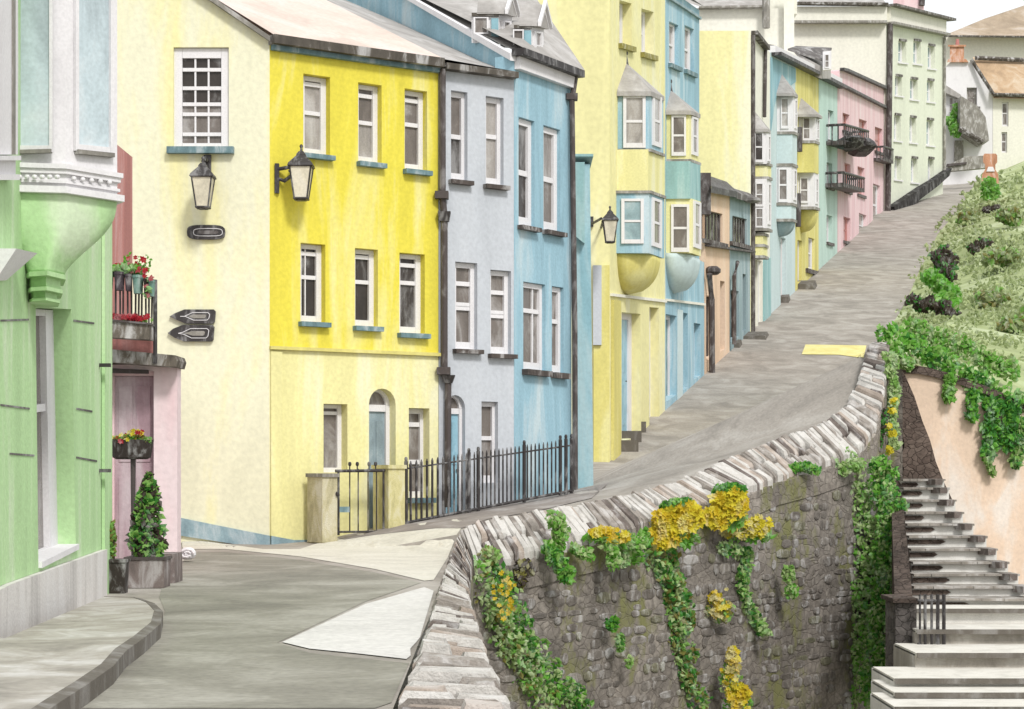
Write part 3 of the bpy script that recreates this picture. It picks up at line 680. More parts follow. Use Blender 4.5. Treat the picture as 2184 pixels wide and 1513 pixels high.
def dormer(parent, d, xl, xc, xr, ytop, yb, apex, win, fwin, wall_m='white', roof_m='slate', cheekm='blue_deep'):
    """dormer: cheek towards the camera, pedimented face to the street"""
    mb = MB(); d2 = d + .9
    A, C, D = (lambda y: pt(xl, y, d)), (lambda y: pt(xc, y, d)), (lambda y: pt(xr, y + 3, d2))
    E = lambda y: D(y) + (A(y) - C(y))
    mb.loft([[A(ytop), C(ytop), D(ytop), E(ytop)], [A(yb), C(yb), D(yb), E(yb)]])
    o = mb.build('dormer', M[wall_m], parent)
    ap = pt((xc + xr) / 2, apex, (d + d2) / 2); back = (A(0) - C(0)) * 1.0
    r = MB(); e = (C(0) - A(0)).normalized() * .1
    c0, d0 = C(ytop) + e - Vector((0, .08, 0)), D(ytop) + e + Vector((0, .08, 0))
    r.add([c0, d0, ap + e, c0 + back, d0 + back, ap + back], [(0, 1, 2), (3, 5, 4), (0, 2, 5, 3), (1, 4, 5, 2), (0, 3, 4, 1)])
    r.build('dormer_roof', M[roof_m], o)
    t = MB(); p0 = c0 + e * .15; p1 = d0 + e * .15; p2 = ap + e * 1.15; up = Vector((0, 0, .09))
    for a, b in ((p0, p2), (p2, p1)): t.hexa([a, b, b + up, a + up], [a + e * .6, b + e * .6, b + up + e * .6, a + up + e * .6])
    t.build('bargeboard', M['white'], o)
    fs = Fac(xl, d - .01)
    if win: window(fs, quadpx(fs, *win), o, rows=(), glass='g_mid', sill=None, proud=True, name='window_frame', st=.12)
    b_ = MB(); b_.slab([fs.P(*p) + fs.n * .03 for p in ((xc - 16, ytop + 8), (xc - 1, ytop + 8), (xc - 1, yb - 2), (xc - 16, yb - 2))], -fs.n * .025); b_.build('cheek_board', M[cheekm], o)
    ff = Fac(xc, d - .0, xc + (xr - xc) * (d2) / (d2 - d))
    window(ff, quadpx(ff, *fwin, .1), o, rows=(.5,), glass='g_mid', sill=None, proud=True, name='window_frame', st=.2)
    t = MB(); t.slab([p + Vector((0, -.06, 0)) for p in (A(ytop - 3), C(ytop - 3), C(ytop + 4), A(ytop + 4))], Vector((0, .05, 0))); t.build('eaves_board', M['gutter'], o)
    return o
dormer(H, 35.7, 1006, 1064, 1092, 32, 92, -14, (1010, 1042, 38, 74), (1068, 1086, 45, 102))
dormer(H, 35.2, 1096, 1134, 1160, 58, 140, 10, (1094, 1117, 64, 115), (1136, 1153, 68, 128))
pipe('downpipe', FB, [(1217, 168), (1210, 215), (1212, 400), (1216, 700), (1217, 1045)], .055, M['pipe'], H, off=.1, brackets=((1212, 215),))
# side wing
mb = MB(); dW = 37.6
mb.hexa([pt(1221, 1075, dW), pt(1266, 1070, dW), pt(1266, 1070, dW + 1.2), pt(1221, 1075, dW + 1.2)], [pt(1221, 350, dW), pt(1258, 350, dW), pt(1258, 350, dW + 1.2), pt(1221, 350, dW + 1.2)])
wg = mb.build('side_wing', M['blue_deep'], H)
mb = MB(); mb.hexa([pt(1222, 500, dW - .003), pt(1247, 520, dW - .003), pt(1247, 520, dW - .2), pt(1222, 500, dW - .2)], [pt(1222, 346, dW - .003), pt(1247, 346, dW - .003), pt(1247, 346, dW - .2), pt(1222, 346, dW - .2)])
mb.build('chimney_breast', M['teal'], wg)
mb = MB(); mb.box(pt(1240, 347, dW + .6), .42, 1.5, .05); mb.build('capping', M['teal'], wg)

# ------------------------------------------------------------------ low garden wall piers, gate, railings
FR = F1.shift(.6)
P1 = thing('gate_pier', FR.P(697, 1156), 'olive stone gate pier left of the black gate', 'gate pier')
mb = MB(); q = [FR.P(*p) for p in ((681, 1158), (713, 1156), (713, 1018), (681, 1018))]; mb.slab([p + FR.n * .1 for p in q], -FR.n * .5); mb.build('shaft', M['olive_stone'], P1)
mb = MB(); q = [FR.P(*p) for p in ((679, 1018), (715, 1018), (715, 1010), (679, 1010))]; mb.slab([p + FR.n * .13 for p in q], -FR.n * .56); mb.build('capstone', M['lead'], P1)
P2 = thing('gate_pier', FR.P(839, 1130), 'yellow stone gate pier between the black gate and the railings', 'gate pier')
mb = MB(); q = [FR.P(*p) for p in ((822, 1136), (857, 1128), (857, 1000), (822, 1000))]; mb.slab([p + FR.n * .1 for p in q], -FR.n * .5); mb.build('shaft', M['yellow_stone'], P2)
mb = MB(); q = [FR.P(*p) for p in ((820, 1000), (859, 1000), (859, 992), (820, 992))]; mb.slab([p + FR.n * .13 for p in q], -FR.n * .56); mb.build('capstone', M['yellow_stone'], P2)
G = thing('garden_gate', FR.P(765, 1140), 'small black iron gate with round finials between two stone piers', 'gate')
mb = MB()
for x in (722, 818):
    mb.tube([FR.P(x, 1142 - (x - 722) * .1), FR.P(x, 1003)], .022, k=6)
for y in (1004, 1134): mb.tube([FR.P(716, y + 1), FR.P(820, y)], .02 if y > 1100 else .03, k=6)
mb.build('gate_frame', M['black'], G)
for x in (746, 764, 785, 803):
    mb = MB(); mb.tube([FR.P(x, 1136), FR.P(x, 1000)], .013, k=6); b_ = mb.build('bar', M['black'], G)
for x in (746, 762, 787, 801):
    mb = MB(); mb.tube([FR.P(x, 1004), FR.P(x, 992)], .012, k=6); mb.ball(FR.P(x, 990), .03, .03, .045); mb.build('finial', M['black'], G)
mb = MB(); mb.ball(FR.P(712, 1054) + FR.n * .12, .035, .035, .05); mb.tube([FR.P(712, 1054) + FR.n * .1, FR.P(724, 1056)], .012, k=6); mb.build('latch', M['black'], G)
mb = MB(); mb.slab([FR.P(*p) + FR.n * .01 for p in ((722, 1081), (745, 1081), (745, 1093), (722, 1093))], -FR.n * .03); mb.build('lock_plate', M['sill'], G)
RL = thing('iron_railing', FR.P(857, 1117), 'long black iron railing in front of the yellow, grey and blue houses', 'railing')
FRB = Fac(1100, FR.depth(1100), 5200)
def rail(x): f = FR if x < 1100 else FRB; return f, 1117 - (x - 857) * (1117 - 1046) / (1222 - 857), 988 - (x - 865) * (988 - 938) / (1220 - 865)
mb = MB()
for x0, x1 in ((857, 1000), (1000, 1100), (1100, 1222)):
    for k in (0, 1):
        f, b0, t0 = rail(x0 + .01); g, b1, t1 = rail(x1 - .01)
        a = f.P(x0, (b0 if k == 0 else t0 + 12)); b_ = f.P(x1, (b1 if k == 0 else t1 + 12))
        mb.tube([a, b_], .028 if k == 0 else .017, k=6)
mb.build('rail', M['black'], RL)
thick = (866, 1000, 1020, 1118, 1195, 1207, 1219)
for x in thick:
    f, b0, t0 = rail(x); mb = MB(); mb.tube([f.P(x, b0 + 6), f.P(x, t0 - 4)], .034, k=8); mb.ball(f.P(x, t0 - 8), .03, .03, .05); mb.build('post', M['black'], RL)
x = 876.0
while x < 1190:
    if all(abs(x - t) > 5 for t in thick):
        f, b0, t0 = rail(x); mb = MB(); r_ = .024 if x < 960 else .018
        mb.tube([f.P(x, b0), f.P(x, t0 + 3), f.P(x, t0 - 3)], [r_, r_, r_ * .3], k=6); mb.build('bar', M['black'], RL)
    x += (11.5 if x < 960 else 8.6) + random.uniform(-.6, .6)

# ------------------------------------------------------------------ lanterns and signs
def lantern(c, s, label, arm=None, plate=None, aspect=1.0):
    """c: centre of the glass body, s: height of glass body"""
    T = thing('wall_lantern', c, label, 'lantern'); k = 4
    def ring(z, r, rot=pi / 4): return [c + Vector((r * cos(rot + i * pi / 2), r * sin(rot + i * pi / 2), z)) for i in range(4)]
    g = MB(); g.loft([ring(-.5 * s, .27 * s), ring(.5 * s, .46 * s)]); gb = g.build('glass', M['g_warm'], T)
    f = MB(); a0, a1 = ring(-.5 * s, .28 * s), ring(.5 * s, .47 * s)
    for i in range(4): f.tube([a0[i], a1[i]], .028 * s, k=6)
    for z, r in ((-.5, .29), (.5, .49)):
        q = ring(z * s, r * s); 
        for i in range(4): f.tube([q[i], q[(i + 1) % 4]], .035 * s, k=6)
    f.loft([ring(-.56 * s, .2 * s), ring(-.5 * s, .3 * s)]); f.build('frame', M['black'], T)
    r = MB(); r.loft([ring(.5 * s, .56 * s), ring(.58 * s, .52 * s), ring(.84 * s, .2 * s), ring(.88 * s, .2 * s), ring(.98 * s, .10 * s)]); r.build('cap', M['black'], T)
    t = MB(); t.tube([c + Vector((0, 0, .98 * s)), c + Vector((0, 0, 1.2 * s))], [.05 * s, .03 * s], k=6); t.ball(c + Vector((0, 0, 1.14 * s)), .06 * s, .06 * s, .06 * s); t.build('finial', M['black'], T)
    b = MB()
    if arm: 
        for A in arm: b.tube(A, .022 * (s / .35), k=6)
    if plate: b.box(plate[0], plate[1], plate[2], plate[3])
    b.build('bracket', M['black'], T)
    return T
c = pt(433, 411, 31.1)
lantern(c, .50, 'black lantern on the cream gable wall under the sash window', arm=[[c + Vector((0, .0, .52)), c + Vector((0, .25, .62)), c + Vector((0, .49, .58))], [c + Vector((0, .06, .5)), c + Vector((0, .49, .2))]], plate=(c + Vector((0, .46, .1)), .12, .06, .6))
c = F1.P(620, 396) + F1.n * .36; pl = F1.P(590, 412)
lantern(c, .54, 'larger black lantern on a scrolled bracket beside the upper left yellow-front window', plate=(F1.P(589, 413) + F1.n * .03, .07, .07, .5),
        arm=[[F1.P(590, 362) + F1.n * .05, F1.P(606, 360) + F1.n * .2, c + Vector((-.17, 0, .30))], [F1.P(590, 382) + F1.n * .04, F1.P(600, 388) + F1.n * .1, F1.P(610, 378) + F1.n * .2, F1.P(606, 366) + F1.n * .18]])
dL = 54.6; c = pt(1301, 494, dL)
lantern(c, .62, 'small black lantern left of the lower blue bay', arm=[[c + Vector((-.25, 0, .38)), pt(1262, 478, 55.9)], [c + Vector((-.2, 0, .3)), pt(1282, 486, 55.95)]], plate=(pt(1262, 484, 55.93), .1, .1, .3))
def sign(label, pts, inner, name):
    T = thing(name, FG.P(*pts[0]), label, 'sign')
    mb = MB(); mb.slab([FG.P(*p) + FG.n * .07 for p in pts], -FG.n * .066); mb.build('plate', M['black'], T)
    mb = MB(); n = len(inner)
    for i in range(n):
        mb.tube([FG.P(*inner[i]) + FG.n * .075, FG.P(*inner[(i + 1) % n]) + FG.n * .075], .006, k=5)
    mb.build('border_line', M['white'], T)
    cx = sum(p[0] for p in inner) / n; cy = sum(p[1] for p in inner) / n; r = MB()
    r.slab([FG.P(cx + (p[0] - cx) * .72, cy + (p[1] - cy) * .5) + FG.n * .076 for p in inner], -FG.n * .004); r.build('face', M['lead'] if name != 'street_name_sign' else M['pipe'], T)
def oval(x0, x1, y0, y1, n=20, e=.55):
    out = []
    for i in range(n):
        a = 2 * pi * i / n; c_, s_ = cos(a), sin(a)
        out.append(((x0 + x1) / 2 + (x1 - x0) / 2 * math.copysign(abs(c_) ** e, c_), (y0 + y1) / 2 + (y1 - y0) / 2 * math.copysign(abs(s_) ** e, s_)))
    return out
sign('oval black wall plaque below the lantern on the cream gable', oval(400, 481, 481, 512), oval(414, 476, 489, 505, 16), 'street_name_sign')
def arrow(x0, x1, y0, y1, i=0):
    return [(x0 + i * 2, (y0 + y1) / 2), (x0 + 12 + i, y0 + 8 + i), (x0 + 32, y0 + i), (x1 - 4 - i, y0 + i), (x1 - i, y0 + 4 + i), (x1 - 2 - i, y1 - 4 - i), (x1 - 6 - i, y1 - i), (x0 + 34, y1 - i), (x0 + 14 + i, y1 - 8 - i)]
sign('upper of two black arrow signs pointing left on the cream gable', arrow(363, 461, 661, 691), arrow(380, 452, 665, 687, 3), 'direction_sign')
sign('lower of two black arrow signs pointing left on the cream gable', arrow(359, 458, 694, 729), arrow(376, 450, 699, 725, 3), 'direction_sign')

# ------------------------------------------------------------------ tall pale yellow house with blue bays
def flank(name, d, x0, x1, y0, y1, m, parent, depth=6.0, topslope=0):
    mb = MB(); q = [pt(x0, y1, d), pt(x1, y1, d), pt(x1, y0, d), pt(x0, y0 + topslope, d)]
    mb.slab(q, Vector((0, depth, 0))); return mb.build(name, m, parent)
H = thing('tall_house', F2.P(1300, 1000), 'tall pale yellow house with two stacked blue bay windows', 'house')
def toproof(H, e0, e1, left, m='slate', rise=2.4):
    b = e1 + (left - e0); r0 = (e0 + left) / 2 + Vector((0, 0, rise)); r1 = (e1 + b) / 2 + Vector((0, 0, rise)); o = Vector((0, 0, -.15))
    mb = MB(); mb.add([e0, e1, b, left, r0, r1], [(0, 1, 5, 4), (2, 3, 4, 5), (0, 4, 3), (1, 2, 5), (0, 3, 2, 1)]); return mb.build('roof', M[m], H)
toproof(H, F2.P(1299, -60) + F2.n * .3, F2.P(1419, -60) + F2.n * .3, pt(1120, -60, 56.0))
flank('side_wall', 56, 1120, 1300, -60, 1060, M['pale_yellow'], H, depth=7)
w1 = quadpx(F2, 1321, 1347, 4, 97, .3); w2 = quadpx(F2, 1368, 1394, 22, 116, .3)
dr = quadpx(F2, 1326, 1366, 668, 935, .1, -.4); dr2 = quadpx(F2, 1385, 1405, 656, 905, .1, -.6)
wall('front_wall', F2, [(1300.3, 1060), (1418.5, 960), (1418.5, -60), (1300.3, -60)], [w1, w2, dr, dr2], M['pale_yellow'], H, thick=.6, reveal=.35)
for q in (w1, w2): window(F2, q, H, rows=(.5,), glass='g_pale', sill='sill_olive', reveal=.35, st=.2, sillw=2, sillh=11)
door(F2, dr, H, 'door_sky', .35, st=.18); door(F2, dr2, H, 'olive_stone', .35, handle=False)
bulge(H, F2, 1316, 1384, 1416, 538, 622, 'olive_yellow')
bay(H, F2, 1314, 1384, 1417, 412, 540, 'blue', side=[(1325, 1373, 424, 520, 'g_sky')], front=[(1389, 1409, 424, 528, 'g_mid')], band=(410,))
bay(H, F2, 1315, 1382, 1415, 319, 410, 'yellow_p' if 'yellow_p' in M else 'lemon', name='bay_panel')
bay(H, F2, 1317, 1384, 1415, 196, 319, 'blue', side=[(1329, 1377, 203, 316, 'g_pale')], front=[(1390, 1409, 205, 313, 'g_pale')], band=(321,))
bayroof(H, F2, 1317, 1384, 1413, 195, (1333, 132))
mb = MB(); mb.slab([F2.P(*p) + F2.n * .08 for p in ((1301, 626), (1418, 640), (1418, 646), (1301, 632))], -F2.n * .076); mb.build('string_course', M['offwhite'], H)
mb = MB(); mb.slab([F2.P(*p) + F2.n * .1 for p in ((1303, 640), (1318, 642), (1318, 990), (1303, 1010))], -F2.n * .096); mb.build('pilaster', M['olive_yellow'], H)
pp = Fac(1265, 55.8); mb = MB(); mb.slab([pp.P(*p) for p in ((1265, 566), (1283, 566), (1283, 736), (1265, 736))], Vector((0, .19, 0))); mb.build('pilaster', M['grey'], H)
mb = MB(); mb.slab([pt(*p, 55.9) for p in ((1283, 566), (1300, 566), (1300, 1035), (1266, 1035), (1266, 737), (1283, 737))], Vector((0, .095, 0))); mb.build('side_panel', M['olive_yellow'], H)
mb = MB()
for i, (x, y, d) in enumerate(((1345, 955, 58.5), (1352, 935, 60), (1362, 915, 61.2))): mb.box(roadpt(x, y) + Vector((-.25, 0, -.2)), .9, 1.3, .42 + .0 * i)
mb.build('doorstep', M['kerb'], H)
# ------------------------------------------------------------------ light blue house with yellow bays
H = thing('tall_house', F2.P(1420, 880), 'tall light blue house with two stacked yellow-framed bay windows', 'house')
w1 = quadpx(F2, 1427, 1447, 50, 140, .45); w2 = quadpx(F2, 1460, 1480, 58, 153, .45)
d1 = quadpx(F2, 1420, 1443, 672, 850, .2, -.7); d2 = quadpx(F2, 1457, 1467, 668, 830, .2, -.7); d3 = quadpx(F2, 1480, 1494, 690, 806, .2, -.7)
wall('front_wall', F2, [(1418.8, 960), (1502, 880), (1502, 560), (1491.5, 555), (1491.5, 22), (1452, -6), (1418.8, -28)], [w1, w2, d1, d2, d3], M['blue'], H, thick=.6, reveal=.35)
for q in (w1, w2): window(F2, q, H, rows=(.5,), glass='g_pale', sill='sill', reveal=.2, st=.2, sillw=2, sillh=9)
for q in (d1, d2, d3): door(F2, q, H, 'door_teal', .3, st=.1, handle=False)
bulge(H, F2, 1419, 1470, 1501, 540, 618, 'blue_pale')
mb = MB(); mb.slab([F2.P(*p) + F2.n * .05 for p in ((1420, 630), (1501, 648), (1501, 860), (1420, 930))] , -F2.n * .001); 
strip('string_course', F2, [(1419, 640), (1501, 650)], 5, M['offwhite'], H, out=.08)
bay(H, F2, 1420, 1475, 1495, 424, 540, 'lemon', side=[(1431, 1470, 436, 538)], front=[(1478, 1493, 430, 530, 'g_pale')])
bay(H, F2, 1419, 1472, 1494, 344, 424, 'teal', name='bay_panel')
bay(H, F2, 1421, 1470, 1492, 238, 344, 'lemon', side=[(1432, 1463, 246, 333)], front=[(1474, 1487, 250, 332)], band=(343,))
bayroof(H, F2, 1421, 1470, 1490, 236, (1428, 190))
strip('cornice', F2, [(1420, -6), (1455, 16), (1491, 40)], 5, M['slate_blue'], H, out=.1)
mb = MB(); q = [F2.P(1418, -34) + F2.n * .2, F2.P(1450, -12) + F2.n * .2, F2.P(1492, 16) + F2.n * .2]; up = Vector((-5, 2, 3))
mb.add(q + [p + up for p in q], [(0, 1, 4, 3), (1, 2, 5, 4)]); mb.build('roof', M['slate'], H)
mb = MB(); mb.slab([pt(1455, 640, 58) * 1] * 0 or [F2.P(*p) + F2.n * .03 for p in ((1444, 660), (1455, 662), (1455, 850), (1444, 870))], -F2.n * .026); mb.build('pilaster', M['blue_pale'], H)
# ------------------------------------------------------------------ peach and slate blue low shops
def low(name, label, x0, x1, y0, y1, m, win, doors, dm):
    H = thing(name, F2.P(x0, y1), label, 'house')
    qs = [quadpx(F2, *w_, .25) for w_ in win]; dq_ = [quadpx(F2, *w_, .2, -.7) for w_ in doors]
    wall('front_wall', F2, [(x0, y1 + 60), (x1, y1 + 60 - (x1 - x0) * .9), (x1, y0 + 12), (x0, y0)], qs + dq_, M[m], H, thick=.6, reveal=.3)
    flank('side_wall', F2.depth(x0) + .05, x0 - 60, x0 - .1, y0, y1 + 60, M[m], H, depth=2)
    for q in qs: window(F2, q, H, rows=(), cols=(.25, .42, .6, .78), glass='g_dark', frame='pipe', sill='sill_dark', reveal=.15, st=.06, bar=.03, tt=.03, bt=.03)
    for q, k in zip(dq_, dm): door(F2, q, H, k, .3, st=.12, handle=False, frame='pipe')
    return H
H = low('low_house', 'low peach coloured house with a barred dark window and uneven black roof', 1503, 1556, 400, 790, 'peach', [(1503, 1541, 452, 515)], [(1506, 1524, 632, 765), (1536, 1546, 600, 748)], ['door_grey', 'door_grey'])
mb = MB(); q = [F2.P(1500, 398) + F2.n * .3, F2.P(1558, 410) + F2.n * .3]; mb.add(q + [pt(1550, 388, 80), pt(1503, 372, 76)], [(0, 1, 2, 3)]); mb.add([p - Vector((0, 0, .25)) for p in q] + q, [(0, 1, 3, 2)]); mb.build('roof', M['black'], H)
mb = MB(); mb.box(F2.P(1506, 482 - 22) + Vector((-.2, 0, 0)), .7, .7, 1.6); mb.build('chimney', M['pipe'], H)
pipe('downpipe', F2, [(1502, 585), (1507, 640), (1508, 800)], .12, M['pipe'], H, off=.2)
mb = MB(); mb.ball(F2.P(1507, 578) + F2.n * .25, .32, .32, .2); mb.build('porch_hood', M['pipe'], H)
strip('ledge', F2, [(1503, 524), (1556, 532)], 4, M['pipe'], H, out=.25)
H = low('low_house', 'low slate blue house with a barred dark window beside the peach one', 1557, 1600, 414, 735, 'slate_blue', [(1562, 1593, 464, 520)], [(1558, 1576, 620, 724), (1584, 1591, 585, 706)], ['door_deep', 'pipe'])
mb = MB(); q = [F2.P(1556, 412) + F2.n * .3, F2.P(1601, 424) + F2.n * .3]; mb.add(q + [pt(1598, 412, 84), pt(1558, 400, 80)], [(0, 1, 2, 3)]); mb.add([p - Vector((0, 0, .25)) for p in q] + q, [(0, 1, 3, 2)]); mb.build('roof', M['slate_dark'], H)
strip('ledge', F2, [(1557, 532), (1600, 538)], 4, M['pipe'], H, out=.25)
mb = MB(); mb.ball(F2.P(1580, 428) + F2.n * .5, .4, .3, .14); mb.build('awning', M['slate_dark'], H)
pipe('downpipe', F2, [(1563, 560), (1556, 590), (1556, 735)], .09, M['pipe'], H, off=.2)
# ------------------------------------------------------------------ big yellow flank + narrow white house
dT = F2.depth(1600)
H = thing('tall_house', F2.P(1602, 700), 'narrow white bayed house with a big blank yellow side wall', 'house')
flank('side_wall', dT, 1440, 1601, 66, 760, M['pale_yellow'], H, depth=7)
d_ = quadpx(F2, 1607, 1615, 554, 700, .2, -.7); d2 = quadpx(F2, 1617, 1625, 556, 696, .2, -.7); 
wall('front_wall', F2, [(1601.3, 760), (1642, 720), (1642, 112), (1606, 72), (1601.3, 68)], [d_, d2], M['offwhite'], H, thick=.6)
for q in (d_, d2): door(F2, q, H, 'door_grey', .2, st=.1, handle=False)
pipe('downpipe', F2, [(1602, 76), (1602, 740)], .11, M['pipe'], H, off=.08)
strip('bargeboard', F2, [(1602, 70), (1629, 104)], 8, M['gutter'], H, out=.3)
pipe('downpipe', F2, [(1627, 108), (1625, 250)], .09, M['pipe'], H, off=.12)
bay(H, F2, 1606, 1627, 1637, 500, 548, 'lemon', name='bay_panel', band=(500, 524, 548))
bay(H, F2, 1605, 1635, 1645, 382, 490, 'white', side=[(1611, 1628, 390, 441), (1611, 1628, 444, 486)], front=[(1637, 1643, 390, 480)], band=(490,))
bay(H, F2, 1606, 1636, 1645, 352, 382, 'lemon', name='bay_panel', band=(351, 380))
bay(H, F2, 1605, 1635, 1644, 277, 350, 'white', side=[(1609, 1628, 281, 347, 'g_dark')], front=[(1637, 1642, 290, 345)])
bayroof(H, F2, 1605, 1633, 1640, 275, (1608, 236), finial=False)
mb = MB(); mb.slab([F2.P(*p) + F2.n * .08 for p in ((1627, 555), (1641, 550), (1641, 700), (1627, 712))], -F2.n * .076); mb.build('shopfront_panel', M['teal'], H)
toproof(H, pt(1603, 66, dT - .1), pt(1612, 74, dT + 7), pt(1440, 66, dT), rise=.9) if False else None
# light blue row house
H = thing('row_house', F2.P(1660, 650), 'light blue row house with two white bays, left of the yellow row house', 'house')
d_ = quadpx(F2, 1665, 1676, 508, 652, .2, -.7)
wall('front_wall', F2, [(1642.3, 720), (1696, 670), (1696, 140), (1642.3, 112)], [d_], M['blue_pale'], H, thick=.6)
door(F2, d_, H, 'door_grey', .25, st=.12, handle=False)
mb = MB(); mb.slab([F2.P(*p) + F2.n * .04 for p in ((1643, 122), (1696, 147), (1696, 175), (1655, 205), (1650, 230), (1643, 280))], -F2.n * .036); mb.build('wall_panel', M['blue_deep'], H)
bulge(H, F2, 1657, 1690, 1698, 466, 502, 'slate_blue')
bay(H, F2, 1656, 1688, 1698, 435, 468, 'blue_pale', name='bay_panel', band=(436, 470))
bay(H, F2, 1656, 1688, 1700, 352, 434, 'white', side=[(1660, 1680, 358, 432)], front=[(1692, 1698, 362, 428)], band=(352,))
bay(H, F2, 1657, 1690, 1700, 286, 350, 'blue_pale', name='bay_panel')
bay(H, F2, 1657, 1691, 1701, 200, 285, 'white', side=[(1665, 1682, 208, 275, 'g_pale')], front=[(1694, 1699, 212, 275)], band=(284,))
bayroof(H, F2, 1655, 1689, 1698, 199, (1665, 155), finial=False)
# yellow row house
H = thing('row_house', F2.P(1710, 600), 'yellow row house with two white bays and bright yellow panels', 'house')
d_ = quadpx(F2, 1701, 1711, 513, 602, .2, -.7); w_ = quadpx(F2, 1724, 1737, 508, 576, .3)
wall('front_wall', F2, [(1696.3, 670), (1746, 625), (1746, 164), (1696.3, 140)], [d_, w_], M['olive_yellow'], H, thick=.6)
door(F2, d_, H, 'door_grey', .25, st=.12, handle=False); window(F2, w_, H, glass='g_pale', sill='sill_dark', st=.2)
bulge(H, F2, 1704, 1738, 1747, 445, 492, 'olive_yellow')
bay(H, F2, 1701, 1736, 1747, 368, 444, 'white', side=[(1706, 1724, 378, 434)], front=[(1739, 1744, 380, 436)], band=(444,))
bay(H, F2, 1699, 1736, 1746, 303, 368, 'olive_yellow', name='bay_panel', band=(303,))
bay(H, F2, 1703, 1738, 1748, 245, 303, 'white', side=[(1712, 1728, 250, 300)], front=[(1741, 1746, 256, 298)])
bayroof(H, F2, 1701, 1740, 1750, 244, (1707, 208), finial=False)
for y0, y1, x in ((272, 324, 1705), (413, 484, 1702)):
    mb = MB(); mb.tube([pt(x, y0, F2.depth(1697)), pt(x, y1, F2.depth(1697))], .16); mb.build('downpipe', M['pipe'], H)
# seafoam row house
def plain(f, q, parent, m, reveal=.3, sill='sill_dark', cap=True):
    o = window(f, q, parent, rows=(.5,), glass=m, sill=sill, reveal=reveal, st=.14, tt=.05, bt=.05, sillw=1, sillh=6, frame='white' if m != 'door_pink' else 'rose'); return o
H = thing('row_house', F2.P(1760, 560), 'seafoam green row house carrying the left ends of two iron balconies', 'house')
ws = [(1766, 1778, 236, 300, 'g_skydeep'), (1763, 1775, 348, 400, 'g_pale'), (1763, 1775, 460, 518, 'g_mid')]
qs = [quadpx(F2, *w_[:4], .3) for w_ in ws]
wall('front_wall', F2, [(1746.3, 625), (1786, 588), (1786, 183), (1746.3, 164)], qs, M['seafoam'], H, thick=.6, reveal=.3)
for q, w_ in zip(qs, ws): plain(F2, q, H, w_[4])
# pink row house
H = thing('row_house', F2.P(1830, 520), 'pink row house with a raised parapet at the top of the row', 'house')
ws = [(1797, 1812, 243, 280, 'door_pink'), (1832, 1849, 256, 316, 'door_pink'), (1866, 1882, 273, 324, 'door_pink'), (1801, 1814, 349, 408, 'door_pink'), (1829, 1844, 357, 416, 'door_pink'), (1799, 1814, 464, 516, 'door_pink'), (1832, 1848, 457, 504, 'g_pale'), (1862, 1877, 394, 480, 'g_mid')]
qs = [quadpx(F2, *w_[:4], .35) for w_ in ws]
wall('front_wall', F2, [(1786.3, 588), (1888, 490), (1888, 189), (1794, 149), (1790, 152), (1790, 182), (1786.3, 180)], qs, M['pink'], H, thick=.6, reveal=.35)
for q, w_ in zip(qs, ws): plain(F2, q, H, w_[4], sill='sill_dark' if w_[4] != 'g_mid' else None)
strip('coping', F2, [(1791, 148), (1800, 150), (1888, 189)], 6, M['black'], H, out=.3)
strip('gutter', F2, [(1790, 182), (1888, 231)], 5, M['black'], H, out=.3)
# white eaves band and gutter over the row, one for each house
for x0, x1, own in ((1640, 1696, 0), (1697, 1746, 1), (1747, 1789, 2)): pass
def eav(parentname, x0, x1):
    y = lambda x: 109 + (x - 1640) * .49
    P_ = [o for o in col.objects if o.name == parentname][0]
    strip('gutter', F2, [(x0, y(x0) + 4), (x1, y(x1) + 4)], 7, M['black'], P_, out=.5)
    mb = MB(); n = F2.n; q = [F2.P(x0, y(x0) + 1), F2.P(x1, y(x1) + 1), F2.P(x1, y(x1) - 14), F2.P(x0, y(x0) - 14)]
    mb.slab([p + n * .2 for p in q], -n * .5); 
    q = [F2.P(x0, y(x0) - 14) + n * .2, F2.P(x1, y(x1) - 14) + n * .2]; mb.add(q + [p + Vector((-6, 2, 1.5)) for p in q], [(0, 1, 3, 2)])
    mb.build('parapet', M['white'], P_)
eav('row_house', 1645, 1696.5); eav('row_house.001', 1697, 1746); eav('row_house.002', 1746.5, 1790)
P_ = [o for o in col.objects if o.name == 'row_house.001'][0]
dd = F2.depth(1730)   # slate dormer over the row
mb = MB(); mb.loft([[pt(1690, 108, dd), pt(1752, 142, dd), pt(1772, 142, dd + 4), pt(1710, 108, dd + 4)], [pt(1740, 165, dd), pt(1752, 168, dd), pt(1772, 168, dd + 4), pt(1760, 165, dd + 4)]])
do_ = mb.build('dormer', M['slate'], P_)
mb = MB(); mb.add([pt(1680, 104, dd - .1), pt(1760, 130, dd - .1), pt(1774, 102, dd + 3), pt(1698, 98, dd + 3), pt(1680, 108, dd - .1), pt(1760, 134, dd - .1), pt(1774, 106, dd + 3), pt(1698, 102, dd + 3)], [(0, 1, 2, 3), (4, 7, 6, 5), (0, 4, 5, 1), (1, 5, 6, 2), (2, 6, 7, 3), (3, 7, 4, 0)])
mb.build('dormer_roof', M['slate_dark'], do_)
fd = Fac(1753, dd - .05); mb = MB(); mb.slab([fd.P(*p) + fd.n * .2 for p in ((1754, 112), (1772, 110), (1772, 150), (1754, 152))], -fd.n * .15); mb.build('dormer_front', M['white'], do_)
window(Fac(1753, dd - .25), [(1759, 116), (1768, 116), (1768, 146), (1759, 146)], do_, rows=(.5,), glass='g_mid', sill=None, proud=True, name='window_frame')
